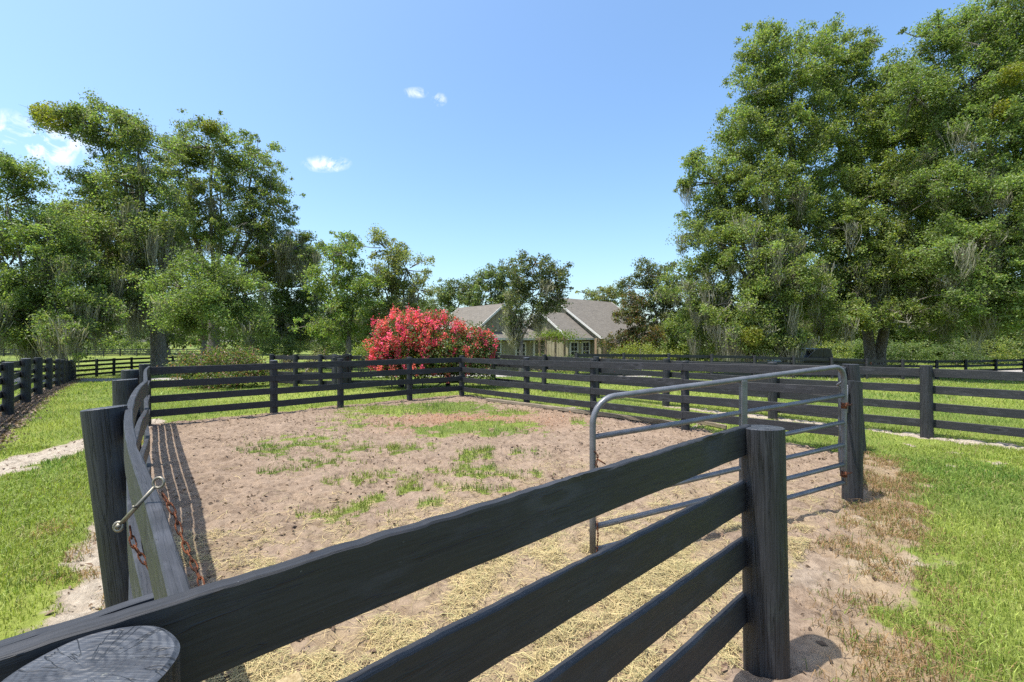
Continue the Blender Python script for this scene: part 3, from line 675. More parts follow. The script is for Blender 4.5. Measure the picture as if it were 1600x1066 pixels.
def tree(name, label, px, D, trunk_px, blobs, base=GREEN, alt=OLIVE, altp=.2, leafL=None, pad=.72, dens=1.0, moss=0, mossr=(.35, 1.6), lean=0, group=None, cat='tree', airy=0.0, multi=1, bare=.0, mistletoe=0, bk=None, openf=0, mossmin=None, trunk_top=None):
    """blobs: (px, py, half width px, half height px, depth offset m[, colour]) seen from the camera at depth D + offset"""
    bx, by = at(px, D), D; bz = gz(bx, by); root = empty(name, (bx, by, bz), label, cat, group)
    L0 = leafL or (.024 + .0036 * D); tr_r = trunk_px / F * D / 2
    cents = []
    for b in blobs:
        d = D + b[4]; cents.append((at(b[0], d), d, H + (533 - b[1]) / F * d, b[2] / F * d, b[3] / F * d))
    low = min(c[2] - c[4] for c in cents); top = max(c[2] for c in cents)
    wood = MB(); twigs = wood; cx = np.mean([c[0] for c in cents])
    fork = np.array([bx + lean, by, bz + max(1.2, (trunk_top if trunk_top else (low - bz) * .8 + (top - low) * .12))])
    if px is not None:
        for t in range(multi):
            ang = 2.4 * t; f2 = fork + np.array([math.cos(ang), math.sin(ang), 0]) * (.0 if multi == 1 else .5)
            pts = [(bx + math.cos(ang) * tr_r * .5 * (multi > 1), by, bz - .2)]
            for q in (.12, .35, .65, 1.0):
                pts.append((bx + (f2[0] - bx) * q + (rng.random() - .5) * .12 + math.cos(ang) * tr_r * .5 * (multi > 1), by + (f2[1] - by) * q + (rng.random() - .5) * .2, bz + (f2[2] - bz) * q))
            rr = np.array([1.45, 1.12, 1.0, .9, .8]) * tr_r / (1 if multi == 1 else 1.3)
            wood.tube(pts, rr, 12, jit=.12)
    Ps = []; Cs = []; mossP = []
    for bi, (b, c) in enumerate(zip(blobs, cents)):
        ctr = np.array(c[:3]); rx = c[3]; rz = c[4]; ry = max(rx * .85, rz * .7)
        # limb to the blob
        mid = (fork + ctr) / 2 + np.array([0, 0, -.08 * np.linalg.norm(ctr - fork)]) + (rng.random(3) - .5) * .8
        s0 = fork - np.array([0, 0, .2 * rng.random()])
        if rx < 1.5 and len(blobs) > 3:
            big = [np.array(q[:3]) for q in cents if q[3] > rx * 1.25]
            if big: s0 = min(big, key=lambda q: np.linalg.norm(q - ctr)); mid = (s0 + ctr) / 2
        lim = [s0, s0 * .5 + mid * .5 + (rng.random(3) - .5) * .3, mid, mid * .4 + ctr * .6 + (rng.random(3) - .5) * .4, ctr]
        wood.tube(lim, np.array([.62, .5, .4, .28, .16]) * tr_r * (.75 if len(blobs) > 2 else 1) * min(1, max(.22, rx / 2.2)), 7, jit=.1)
        rp = min(pad, max(rx, rz) * .55); area = 4 * math.pi * ((rx * ry) ** 1.6 / 3 + (rx * rz) ** 1.6 / 3 + (ry * rz) ** 1.6 / 3) ** (1 / 1.6)
        npad = int(max(6, area / (rp * rp * 2.2) * dens * (1 - airy * .5)) * 1.15)
        dirs = rdir(npad); rad = rng.random(npad) ** .5 * .62 + .36; spr = rng.random(npad) < .22; rad = np.where(spr, .92 + .34 * rng.random(npad), rad); lump = 1 + .24 * np.sin(dirs[:, 0] * 5 + bi) * np.sin(dirs[:, 2] * 6 + bi * 2) + .16 * (rng.random(npad) - .3)
        pc_ = ctr + dirs * np.array([rx, ry, rz]) * (rad * lump)[:, None]
        keep = ~((dirs[:, 1] > .35) & (rng.random(npad) < .45)) & (ctr[2] + (pc_ - ctr)[:, 2] > gz(bx, by) + .5); pc_ = pc_[keep]; sp_ = spr[keep]
        pc_ = pc_[pc_[:, 2] > gz(bx, by) + .5]
        for p in pc_[:: max(1, int(len(pc_) / 16))]:
            q = ctr + (p - ctr) * .2 + (rng.random(3) - .5) * .3; mm = (q + p) / 2 + (rng.random(3) - .5) * .4
            twigs.tube([q, mm, p, p + (p - ctr) * .06], [.05 * rx / 3 + .015, .035, .02, .008], 4, caps=False)
        nleaf = int(5.2 * rp * rp * .62 * math.pi / (L0 * L0 * .3) * .36 * (1 - airy * .45)); nleaf = int(nleaf * QUAL)
        npz = len(pc_)
        if npz == 0: continue
        size = rp * (.42 + .85 * rng.random((npz, 1, 1)) ** 1.2) * np.where(sp_, .62, 1.0)[:, None, None]
        off = rng.normal(size=(npz, nleaf, 3)) * .46; fl = np.linalg.norm(off, axis=2, keepdims=True); off *= np.minimum(1, 1.25 / (fl + 1e-6))
        off = off * size * np.array([1.0, 1.0, .74]) * (.8 + .5 * rng.random((npz, 1, 3))); off[:, :, 2] -= .16 * (off[:, :, 0] ** 2 + off[:, :, 1] ** 2) / rp
        kp = rng.random((npz, nleaf)) < (size[:, :, 0] / (rp * 1.1)) ** 1.5 * 1.25
        P = (pc_[:, None, :] + off)[kp]; Ps.append(P)
        clump = np.repeat(.66 + .7 * rng.random(npz), nleaf).reshape(npz, nleaf)[kp]; colr = b[5] if len(b) > 5 else base
        Cs.append(leafcols(len(P), colr, .42, alt, altp, clump))
        if moss and c[2] - c[4] < top:
            k = ~sp_ & (rng.random(npz) < moss * 2.3 * max(.0, 1.2 - 1.8 * (c[2] - low) / (top - low + .1))); mossP.append(pc_[k] - np.array([0, 0, rp * .25]))
    for q in range(mistletoe):
        c = cents[rng.integers(len(cents))]; d = rdir(1)[0]; d[1] = -abs(d[1]) - .5; p = np.array(c[:3]) + d * np.array([c[3] * .5, c[3] * .75, c[4] * .5])
        n = int(1200 * QUAL); o = rdir(n) * (rng.random((n, 1)) ** .4) * (.55 + .5 * rng.random()); Ps.append(p + o); Cs.append(leafcols(n, (.20, .215, .035), .4))
    P = np.concatenate(Ps); C = np.concatenate(Cs)
    nr = rdir(len(P)) + np.array([0, -.2, .5]); nr /= np.linalg.norm(nr, axis=1)[:, None]
    V, Fq = cards(P, L0 * (.65 + .7 * rng.random(len(P))), .62, nr)
    cr = new_mesh('crown', V, Fq, M_LEAF, root, col=np.repeat(C, 4, 0)); local(cr, root)
    t = wood.build('trunk', M_BARK, root, True); local(t, root)
    if bare: 
        for q in range(int(bare)):
            m = MB()
            c = cents[rng.integers(len(cents))]; d = rdir(1)[0]; d[1] = -abs(d[1]) - .4; p = np.array(c[:3]) + d * np.array([c[3], c[3] * .8, c[4]]) * .75
            for w in range(9):
                e = rdir(1)[0] * np.array([1, .6, .7]) * (.5 + .9 * rng.random()); m.tube([p, p + e * .5 + rdir(1)[0] * .12, p + e], [.018, .012, .006], 3, caps=False)
                m.tube([p + e * .5, p + e * .7 + rdir(1)[0] * .3], [.01, .005], 3, caps=False)
            local(m.build('bare_branch', M_DEAD, root), root)
    if moss:
        mp = np.concatenate(mossP) if mossP else np.zeros((0, 3))
        if len(mp): moss_mesh(mp, mossr, root)
    return root
M_DEAD = simple('bleached_twig', (.34, .31, .27), .8, .2)
def moss_mesh(mp, mossr, root, per=64, wid=.022):
    n = len(mp) * per; base = np.repeat(mp, per, 0) + rng.normal(size=(n, 3)) * np.array([.30, .30, .16])
    Lb = np.repeat(mossr[0] + (mossr[1] - mossr[0]) * rng.random(len(mp)) ** 1.6, per); L = Lb * (.35 + .65 * rng.random(n))
    a = rng.random(n) * math.pi; w = np.stack([np.cos(a), np.sin(a), np.zeros(n)], 1)
    S = 4; V = np.empty((n, S + 1, 2, 3)); ph = rng.random(n) * 6; conv = np.repeat(mp, per, 0)
    for j in range(S + 1):
        t = j / S; p = base + (conv - base) * np.array([.62, .62, 0]) * t; p[:, 2] = base[:, 2] - L * t
        p[:, 0] += .10 * np.sin(ph + 7 * t) * (.4 + t); p[:, 1] += .08 * np.cos(ph * 1.3 + 6 * t)
        ww = wid * (1.1 - .95 * t) * (.7 + .6 * rng.random(n))
        V[:, j, 0] = p - w * ww[:, None]; V[:, j, 1] = p + w * ww[:, None]
    gidx = np.arange(n)[:, None] * (2 * (S + 1)); Fq = []
    for j in range(S): Fq.append(np.concatenate([gidx + 2 * j, gidx + 2 * j + 1, gidx + 2 * j + 3, gidx + 2 * j + 2], 1))
    c = np.array([.275, .262, .200]) * (.6 + .7 * rng.random((n, 1))); c = np.repeat(c, 2 * (S + 1), 0)
    o = new_mesh('spanish_moss', V.reshape(-1, 3), np.concatenate(Fq), M_MOSS, root, col=c); local(o, root); tag(o, kind='stuff')

GL_ = 'trees left of the pen'; GR_ = 'great oaks on the right'; GM_ = 'trees round the house'
# left group
tree('oak_tree', 'tallest oak on the left, before the far fence, its crown hung with moss', 247, 33, 21,
     [(215, 225, 45, 45, 0), (140, 182, 38, 22, 0), (178, 205, 45, 34, 0), (98, 192, 24, 9, 0), (72, 181, 13, 7, 0), (120, 205, 22, 10, 0), (62, 190, 5, 9, 0), (225, 300, 62, 50, 0), (160, 300, 48, 34, 1), (185, 375, 80, 45, -2), (140, 352, 60, 35, 0), (245, 385, 55, 45, 0), (190, 445, 70, 32, -3), (232, 465, 40, 28, 0)],
     GREEN, moss=.34, mossr=(.8, 3.8), mistletoe=2, bare=12)
tree('oak_tree', 'broad-topped oak behind the small bright tree on the left', 335, 40, 16,
     [(335, 232, 62, 42, 0), (290, 262, 36, 40, 0), (395, 262, 45, 45, 0), (425, 315, 40, 40, 0), (345, 320, 70, 45, 0), (400, 372, 62, 35, 0), (465, 385, 40, 26, 0), (300, 370, 45, 40, 1), (440, 420, 50, 30, 2)],
     GREEN, moss=.20, mossr=(.6, 3.0), mistletoe=2, airy=.1, bare=6)
tree('oak_tree', 'oak at the left edge with branches drooping over the fence', 97, 27, 13,
     [(30, 275, 45, 26, 0), (10, 320, 60, 45, 0), (75, 370, 60, 40, 0), (20, 420, 70, 60, 0), (95, 430, 55, 45, 0), (60, 490, 75, 40, 0), (140, 480, 40, 32, 0), (110, 520, 40, 24, -2), (20, 505, 50, 38, 0), (-60, 380, 70, 90, 2)],
     GREEN, alt=LGREEN, moss=.22, mossr=(.5, 2.6), bare=3)
tree('oak_tree', 'small bright green round tree in front of the taller oaks on the left', 318, 26, 8,
     [(325, 425, 52, 26, 0), (285, 455, 42, 30, 0), (372, 460, 48, 36, 0), (320, 485, 62, 36, -1), (390, 500, 36, 26, 0), (285, 500, 34, 24, 0)],
     GREEN, alt=LGREEN, moss=.10, mossr=(.3, 1.2))
tree('oak_tree', 'dark oak between the broad oak and the bright pair left of the red shrub', 450, 44, 14,
     [(450, 450, 48, 34, 0), (480, 390, 22, 30, 0), (430, 500, 55, 36, 0), (490, 490, 50, 45, 0)], DGREEN, alt=GREEN, moss=.16, mossr=(.5, 2.2))
tree('oak_tree', 'bright leafy tree with a rounded top left of the mossy tree', 545, 38, 10,
     [(548, 393, 36, 30, 0), (520, 440, 42, 40, 0), (565, 455, 38, 42, 0), (530, 500, 48, 34, 0)], LGREEN, alt=YGREEN, moss=.12, mossr=(.4, 2.0), airy=.1)
tree('oak_tree', 'yellowish mossy tree standing behind the red flowering shrub', 618, 40, 12,
     [(605, 390, 30, 25, 0), (635, 420, 36, 34, 0), (600, 450, 40, 40, 0), (655, 455, 26, 24, 0), (622, 495, 44, 28, 0)], OLIVE, alt=YGREEN, altp=.35, moss=.28, mossr=(.6, 2.6), airy=.3)
tree('oak_tree', 'dark tree behind the garage roof, left one of two', 705, 58, 10, [(702, 460, 26, 22, 0), (725, 452, 24, 18, 0), (690, 490, 30, 22, 0)], DGREEN, moss=.04)
tree('oak_tree', 'dark tree behind the garage roof, right one touching the airy tree', 770, 56, 10, [(768, 438, 26, 22, 0), (790, 430, 22, 20, 0), (760, 468, 40, 20, 0), (800, 465, 30, 24, 0)], DGREEN, moss=.04)
tree('oak_tree', 'airy spreading tree hung with grey moss in front of the house', 815, 29, 7,
     [(835, 415, 38, 17, 0), (862, 432, 26, 22, 0), (815, 440, 26, 20, 0), (845, 455, 36, 20, 0), (875, 462, 13, 20, 0), (806, 478, 20, 28, 0), (828, 488, 20, 22, 0), (806, 514, 13, 16, 0), (848, 478, 22, 16, 0)],
     (.082, .105, .036), airy=.40, moss=.30, mossr=(.4, 1.7), pad=.5, trunk_top=2.3)
tree('magnolia_tree', 'bronze green magnolia tree at the right end of the house', 986, 31, 5,
     [(990, 470, 20, 18, 0), (984, 500, 28, 22, 0), (1000, 525, 34, 22, 0), (970, 535, 24, 16, 0)], (.085, .098, .030), alt=(.16, .09, .035), altp=.28, pad=.45)
tree('oak_tree', 'low grey green tree showing over the right end of the house roof', 935, 60, 8, [(930, 462, 20, 12, 0), (955, 466, 24, 16, 0), (945, 485, 30, 15, 0)], OLIVE)
tree('oak_tree', 'hazy grey green tree between the magnolia and the right oaks', 1035, 46, 12,
     [(1010, 430, 26, 20, 0), (990, 450, 22, 20, 0), (1040, 450, 34, 36, 0), (1020, 490, 36, 36, 0), (1060, 500, 36, 40, 0)], (.075, .098, .042), alt=OLIVE, altp=.3, moss=.22, mossr=(.6, 2.2), airy=.15)
tree('oak_tree', 'fresh green tree low beside the hazy tree, left of the right oaks', 1058, 36, 7, [(1045, 510, 20, 22, 0), (1062, 535, 28, 18, 0), (1085, 500, 26, 34, 0)], GREEN, alt=YGREEN)
# right group
tree('oak_tree', 'left one of the great oaks on the right, reaching out into blue sky', 1232, 32, 24,
     [(1195, 75, 40, 36, 0), (1240, 110, 50, 55, 0), (1185, 140, 44, 50, 0), (1170, 215, 55, 55, 0), (1240, 210, 60, 60, 0), (1120, 285, 50, 45, 0), (1190, 300, 62, 50, -1), (1110, 365, 50, 45, 0), (1170, 385, 66, 45, -2), (1095, 445, 48, 45, 0),
      (1150, 470, 62, 48, -2), (1225, 450, 62, 52, -3), (1110, 515, 44, 32, 0), (1180, 525, 50, 30, -3), (1222, 528, 34, 18, -3), (1260, 360, 60, 60, 0), (1085, 250, 16, 12, 0), (1068, 292, 14, 10, 0)],
     GREEN, alt=YGREEN, moss=.17, mossr=(.4, 2.6), mistletoe=2, bare=12, dens=1.3)
tree('oak_tree', 'middle great oak on the right with the thick double trunk', 1368, 34, 20,
     [(1290, 90, 44, 50, 0), (1330, 130, 44, 44, 0), (1345, 80, 20, 22, 0), (1390, 120, 32, 36, 0), (1330, 205, 66, 60, 0), (1400, 215, 60, 62, 0), (1300, 285, 62, 55, 0), (1380, 305, 72, 60, -2), (1450, 300, 62, 60, 0), (1330, 375, 66, 50, -2), (1410, 395, 72, 46, -3),
      (1350, 440, 60, 30, -3), (1440, 450, 55, 34, -4), (1300, 460, 45, 38, 0), (1480, 380, 55, 55, 0), (1448, 195, 46, 50, 0), (1415, 492, 44, 22, -5), (1322, 492, 34, 22, -4), (1290, 500, 34, 22, 3), (1450, 505, 40, 22, 3)],
     GREEN, alt=YGREEN, moss=.10, mossr=(.5, 2.2), mistletoe=2, multi=2, bare=12, dens=1.3)
tree('oak_tree', 'great oak at the right edge, its crown rising out of the frame', 1660, 28, 30,
     [(1480, 60, 44, 38, 0), (1545, 45, 50, 45, 0), (1430, 150, 42, 44, 0), (1500, 145, 66, 55, 0), (1590, 110, 70, 70, 0), (1540, 220, 75, 60, -1), (1630, 230, 70, 90, 0), (1500, 290, 60, 50, -1), (1580, 320, 80, 60, -2), (1520, 390, 70, 45, -2), (1600, 420, 75, 50, -2),
      (1500, 455, 50, 32, -2), (1575, 480, 60, 32, -2), (1690, 340, 80, 120, 0), (1700, 120, 80, 100, 0), (1630, 20, 60, 60, 0)],
     GREEN, alt=LGREEN, moss=.13, mossr=(.5, 2.2), mistletoe=3, bare=12, dens=1.25)
# background trees closing the view
for k, (px, D, py, w, h, bs, lb) in enumerate((
        (20, 88, 500, 60, 40, DGREEN, 'dark background tree at the far left edge'), (100, 92, 495, 55, 44, DGREEN, 'dark background tree behind the drooping left branches'), (175, 90, 500, 50, 40, GREEN, 'background tree left of the tallest oak trunk'),
        (262, 86, 495, 55, 44, DGREEN, 'background tree right of the tallest oak trunk'), (350, 84, 500, 55, 40, GREEN, 'background tree low behind the small bright tree'), (430, 80, 505, 50, 36, DGREEN, 'background tree low behind the dark oak'),
        (510, 76, 505, 50, 36, GREEN, 'background tree low behind the bright rounded tree'), (590, 74, 500, 50, 40, DGREEN, 'background tree low behind the yellowish mossy tree'), (660, 70, 505, 40, 36, DGREEN, 'background tree low to the left of the garage'))):
    tree('background_tree', lb, px, D, 6, [(px, py, w, h, 0), (px - w * .4, py + 18, w * .6, h * .7, 0), (px + w * .4, py + 14, w * .6, h * .75, 0)], bs, pad=1.5, group='background trees on the left', dens=.8)
for k, (px, D, py, w, h, bs, lb) in enumerate((
        (1110, 62, 512, 38, 42, DGREEN, 'background bush tree left of the truck'), (1180, 60, 505, 44, 48, GREEN, 'background tree behind the truck hood'), (1265, 58, 508, 48, 46, LGREEN, 'bright background tree behind the truck cab'), (1322, 56, 512, 38, 44, YGREEN, 'yellow green background tree left of the double trunk'),
        (1405, 54, 500, 52, 54, GREEN, 'background tree right of the double trunk'), (1475, 52, 505, 48, 52, LGREEN, 'background tree in the middle of the right hedge'), (1540, 50, 500, 50, 58, GREEN, 'background tree low above the gravel road'), (1610, 50, 500, 56, 60, LGREEN, 'background tree at the far right edge'))):
    tree('background_tree', lb, px, D, 6, [(px, py, w, h, 0), (px - w * .4, py + 24, w * .6, h * .6, 0), (px + w * .4, py + 24, w * .6, h * .6, 0)], bs, pad=1.0, group='background trees on the right', dens=1.5, leafL=.24)

# ------------------------------------------------------------------ shrubs
def shrub(name, label, blobs, D, base, alt, altp, L, cat='shrub', flowers=None, n=9000, group=None, stems=True):
    bx = at(blobs[0][0], D); root = empty(name, (bx, D, gz(bx, D)), label, cat, group)
    Ps = []; Fl = []; FC = []
    for b in blobs:
        d = D + b[4]; c = np.array([at(b[0], d), d, H + (533 - b[1]) / F * d]); r = np.array([b[2] / F * d, b[2] / F * d * .8, b[3] / F * d])
        k = int(n * b[2] * b[3] / sum(q[2] * q[3] for q in blobs)); nc = max(8, k // 45)
        dr = rdir(nc); cc = c + dr * r * (.45 + .62 * rng.random((nc, 1)) ** .8 + .18 * (rng.random((nc, 1)) > .9)); cc = cc[cc[:, 2] > gz(bx, D) + .05]
        P = np.repeat(cc, 45, 0); P = P + rng.normal(size=P.shape) * np.array([.16, .16, .12]) * (L / .09) ** .5; Ps.append(P[P[:, 2] > gz(bx, D) + .02])
        if flowers and b[5] > 0:
            nf = int(flowers * b[5] * b[2] * b[3] / 1000); dr = rdir(nf * 2); dr = dr[(dr[:, 2] > -.55)][:nf]
            nzs = np.sin(dr[:, 0] * 9 + b[0]) * np.sin(dr[:, 2] * 8 + b[1]) + .5 * np.sin(dr[:, 1] * 17); dr = dr[nzs > -.55 + .3 * (rng.random(len(dr)) - .5)]
            fc = c + dr * r * (.94 + .34 * rng.random((len(dr), 1)) ** 3)
            for p, s in zip(fc, rng.random(len(fc))):
                m = int(22 + 26 * s); o = rng.normal(size=(m, 3)) * np.array([.048, .048, .08]) * (.7 + .7 * s); Fl.append(p + o)
                tint = rng.random(); q = np.array([.70, .075 + .09 * tint, .19 - .05 * tint]) * (.75 + .5 * rng.random()); FC.append(q * (.7 + .6 * rng.random((m, 1))))
    P = np.concatenate(Ps); nr = rdir(len(P)) + np.array([0, -.2, .7]); nr /= np.linalg.norm(nr, axis=1)[:, None]
    V, Fq = cards(P, L * (.6 + .8 * rng.random(len(P))), .55, nr)
    local(new_mesh('foliage', V, Fq, M_LEAF, root, col=np.repeat(leafcols(len(P), base, .3, alt, altp), 4, 0)), root)
    if Fl:
        P = np.concatenate(Fl); nr = rdir(len(P)); V, Fq = cards(P, .062 * (.6 + .8 * rng.random(len(P))), .8, nr)
        o = new_mesh('flowers', V, Fq, M_FLOWER, root, col=np.repeat(np.concatenate(FC), 4, 0)); local(o, root); o['label'] = 'crimson pink flower heads'
    m = MB()
    for k in range(7):
        b = blobs[rng.integers(len(blobs))]; d = D + b[4]; c = np.array([at(b[0], d), d, H + (533 - b[1]) / F * d])
        s = np.array([bx + (c[0] - bx) * .5 + (rng.random() - .5) * .4, D + (rng.random() - .5) * .3, gz(bx, D) - .05]); m.tube([s, (s + c) / 2 + (rng.random(3) - .5) * .2, c], [.03, .022, .012], 6)
    local(m.build('stems', M_BARK, root, True), root)
    return root
shrub('crape_myrtle', 'large crape myrtle shrub covered in crimson flowers behind the pen corner',
      [(632, 530, 46, 36, 0, 1.5), (680, 525, 46, 34, 0, .9), (725, 543, 44, 34, 0, .16), (605, 560, 26, 26, 0, 1.4), (650, 572, 50, 24, 0, .5), (725, 578, 44, 20, 0, .12), (755, 545, 18, 26, 0, .6), (700, 553, 44, 28, -.3, .16)],
      16.6, (.085, .125, .035), (.16, .13, .045), .18, .085, flowers=120, n=30000)
shrub('shrub', 'spreading leafy shrub with reddish tips behind the far left pen fence', [(335, 570, 50, 26, 0, 0), (300, 580, 34, 18, 0, 0), (385, 570, 34, 22, 0, 0), (345, 590, 66, 14, -.4, 0)], 17.4, (.10, .135, .035), (.22, .115, .075), .22, .09, n=13000)
shrub('shrub', 'thin brownish shrub beside the pair of gate posts', [(448, 580, 24, 16, 0, 0), (475, 588, 30, 10, 0, 0), (495, 560, 18, 12, 1, 0)], 18.6, (.125, .115, .045), (.20, .13, .085), .3, .07, n=2600)
shrub('shrub', 'bright yellow green shrub just left of the red flowering shrub', [(578, 552, 22, 12, 0, 0), (560, 556, 16, 9, 0, 0)], 22, (.135, .18, .028), YGREEN, .3, .10, n=2400)
shrub('shrub', 'low yellow green shrubs under the magnolia', [(1000, 545, 26, 9, 0, 0), (975, 553, 22, 6, 0, 0), (1040, 553, 30, 6, 0, 0)], 28, (.17, .19, .03), YGREEN, .3, .10, n=2600)
shrub('shrub', 'dark evergreen shrubs along the foot of the house wall', [(900, 562, 26, 6, 0, 0), (850, 562, 20, 6, 0, 0), (800, 563, 22, 6, 0, 0)], 32.0, (.06, .10, .03), GREEN, .3, .12, n=1800)
for px, w, lb, bs in ((1045, 26, 'green bush behind the distant fence, right of the magnolia', GREEN), (1085, 24, 'olive bush between two green ones behind the distant fence', OLIVE), (1170, 26, 'dark bush at the nose of the truck', DGREEN), (1290, 40, 'yellow green bush behind the truck cab', YGREEN), (1380, 26, 'dark bush behind the thick oak trunk', DGREEN), (1130, 26, 'dark green bush behind the distant fence, left of the truck', GREEN), (1345, 14, 'green bush between the truck tail and the thick oak trunk', LGREEN), (1425, 28, 'green bush just right of the thick oak trunk', GREEN), (1490, 34, 'dark bush in the right hedge row', DGREEN), (1550, 32, 'light green bush in the right hedge row', YGREEN), (1605, 34, 'green bush in the hedge row at the right edge', GREEN)):
    shrub('bush', lb, [(px, 549, w, 18, 0, 0), (px + 8, 561, w, 10, 0, 0)], 46, bs, DGREEN, .35, .16, cat='bush', n=3600, group='bushes of the right hedge row')
for px, w, lb, bs in ((30, 40, 'dark bush under the far left trees', DGREEN), (120, 44, 'dark bush behind the far fence, left of the mossy trunk', DGREEN), (205, 40, 'green bush behind the far fence by the mossy trunk', GREEN), (440, 30, 'dark bush behind the thin brownish shrub', DGREEN), (520, 34, 'dark bush behind the gate posts', DGREEN), (640, 34, 'dark bush hidden behind the red flowering shrub', DGREEN)):
    D_ = 80 if px < 300 else 40
    shrub('bush', lb, [(px, 540, w, 12, 0, 0), (px + 8, 548, w, 8, 0, 0)], D_, bs, GREEN, .25, .28 if D_ > 60 else .16, cat='bush', n=2600, group='bushes on the left')

# ------------------------------------------------------------------ house
M = Mat('board_and_batten'); tc = M.n('ShaderNodeTexCoord').outputs['Object']; f = M.noise(tc, 2.5, 5); c = M.mix(M.ramp(f, .3, .7), (.245, .222, .145), (.310, .280, .190)); M_WALL = M.done(M.bsdf(c, .8, .2, 0, M.bump(f, .2)))
M = Mat('asphalt_shingles'); tc = M.n('ShaderNodeTexCoord').outputs['Object']
bk_ = M.n('ShaderNodeTexBrick'); M.t.links.new(M.map(M.attr('tc').outputs['Vector'], (1, 1, 1)), bk_.inputs['Vector']); bk_.inputs['Scale'].default_value = 1.0; bk_.inputs['Brick Width'].default_value = .33; bk_.inputs['Row Height'].default_value = .15; bk_.inputs['Mortar Size'].default_value = .008
bk_.inputs['Color1'].default_value = (.118, .106, .090, 1); bk_.inputs['Color2'].default_value = (.168, .152, .130, 1); bk_.inputs['Mortar'].default_value = (.10, .09, .09, 1)
f = M.noise(tc, 1.2, 5); c = M.mix(M.math('MULTIPLY', f, .6), bk_.outputs['Color'], (.150, .136, .116)); M_ROOF = M.done(M.bsdf(c, .9, .15, 0, M.bump(bk_.outputs['Fac'], .4)))
M_TRIM = simple('white_trim', (.56, .55, .51), .5, .4, 0, 4, .05, .05)
M_GLASS = simple('dark_glass', (.022, .026, .030), .15, .35, 0, 2, .2, 0)
M_PWOOD = simple('porch_wood', (.24, .17, .11), .7)
house = empty('house', (3.0, 37.0, gz(3, 37)), 'olive board-and-batten house with grey shingle gable roofs and white trim', 'house')
U = np.array([.76, .65]) / math.hypot(.76, .65); W_ = np.array([.65, -.76]) / math.hypot(.65, .76)    # U to back right, W to front right
zg = -.9
def P3(o, a, b, z): return (o[0] + U[0] * a + W_[0] * b, o[1] + U[1] * a + W_[1] * b, z)
def prism(origin, along, cross, L, hw, z_e, z_r, over=.35, th=.14, front=True, back=True, name='wing'):
    """gabled wing: ridge starts at origin, runs L along 'along'; hw half width along 'cross'"""
    def Q(a, c, z): return (origin[0] + along[0] * a + cross[0] * c, origin[1] + along[1] * a + cross[1] * c, z)
    m = MB(); wi = hw - .40; sl = (z_r - z_e) / hw; zt = z_r - sl * (hw - wi) - .0; ze = z_r - sl * wi - .16
    V = [Q(.3, -wi, zg), Q(.3, wi, zg), Q(.3, wi, ze), Q(.3, 0, z_r - .16), Q(.3, -wi, ze), Q(L - .3, -wi, zg), Q(L - .3, wi, zg), Q(L - .3, wi, ze), Q(L - .3, 0, z_r - .16), Q(L - .3, -wi, ze)]
    m.add(V, [(0, 1, 2, 3, 4), (9, 8, 7, 6, 5), (1, 6, 7, 2), (5, 0, 4, 9)])
    ang = math.atan2(cross[1], cross[0]); ang2 = math.atan2(along[1], along[0])
    for c_ in np.arange(-wi + .2, wi, .38):       # battens of the gable wall
        zz = z_r - sl * abs(c_) - .2; m.box(Q(.3 - .012, c_, (zg + zz) / 2), (.045, .028, zz - zg), rz=ang)
    for s in (-1, 1):
        for a_ in np.arange(.5, L - .3, .38): m.box(Q(a_, s * (wi + .012), (zg + ze) / 2), (.045, .028, ze - zg), rz=ang2)
    local(m.build('wall', M_WALL, house), house)
    m = MB()
    for s in (-1, 1):
        A = [Q(0, 0, z_r), Q(L, 0, z_r), Q(L, s * hw, z_e), Q(0, s * hw, z_e)]; Bt = [(p[0], p[1], p[2] - th) for p in A]
        sp = math.hypot(hw, z_r - z_e); tcs = [(0, sp, 0), (L, sp, 0), (L, 0, 0), (0, 0, 0)]
        fs = [(0, 1, 2, 3), (7, 6, 5, 4), (0, 3, 7, 4), (3, 2, 6, 7), (2, 1, 5, 6)]
        if s > 0: fs = [tuple(reversed(f)) for f in fs]
        m.add(A + Bt, fs, tcs + tcs)
    rf = local(m.build('roof', M_ROOF, house), house)
    m = MB()
    for a_ in (-.02, L + .02):
        for s in (-1, 1):
            e = .022
            A = [Q(a_ - e, -s * .0, z_r + .015), Q(a_ - e, s * hw, z_e + .01), Q(a_ - e, s * hw, z_e - .17), Q(a_ - e, 0, z_r - .17)]
            Bk = [Q(a_ + e, -s * .0, z_r + .015), Q(a_ + e, s * hw, z_e + .01), Q(a_ + e, s * hw, z_e - .17), Q(a_ + e, 0, z_r - .17)]
            m.add(A + Bk, [(0, 1, 2, 3), (7, 6, 5, 4), (0, 4, 5, 1), (1, 5, 6, 2), (2, 6, 7, 3)])
    for s in (-1, 1):
        p = Q(L / 2, s * (hw + .02), z_e - .06); m.box(p, (L, .04, .15), rz=ang2)
    o = m.build('fascia', M_TRIM, house); local(o, house); return Q, wi
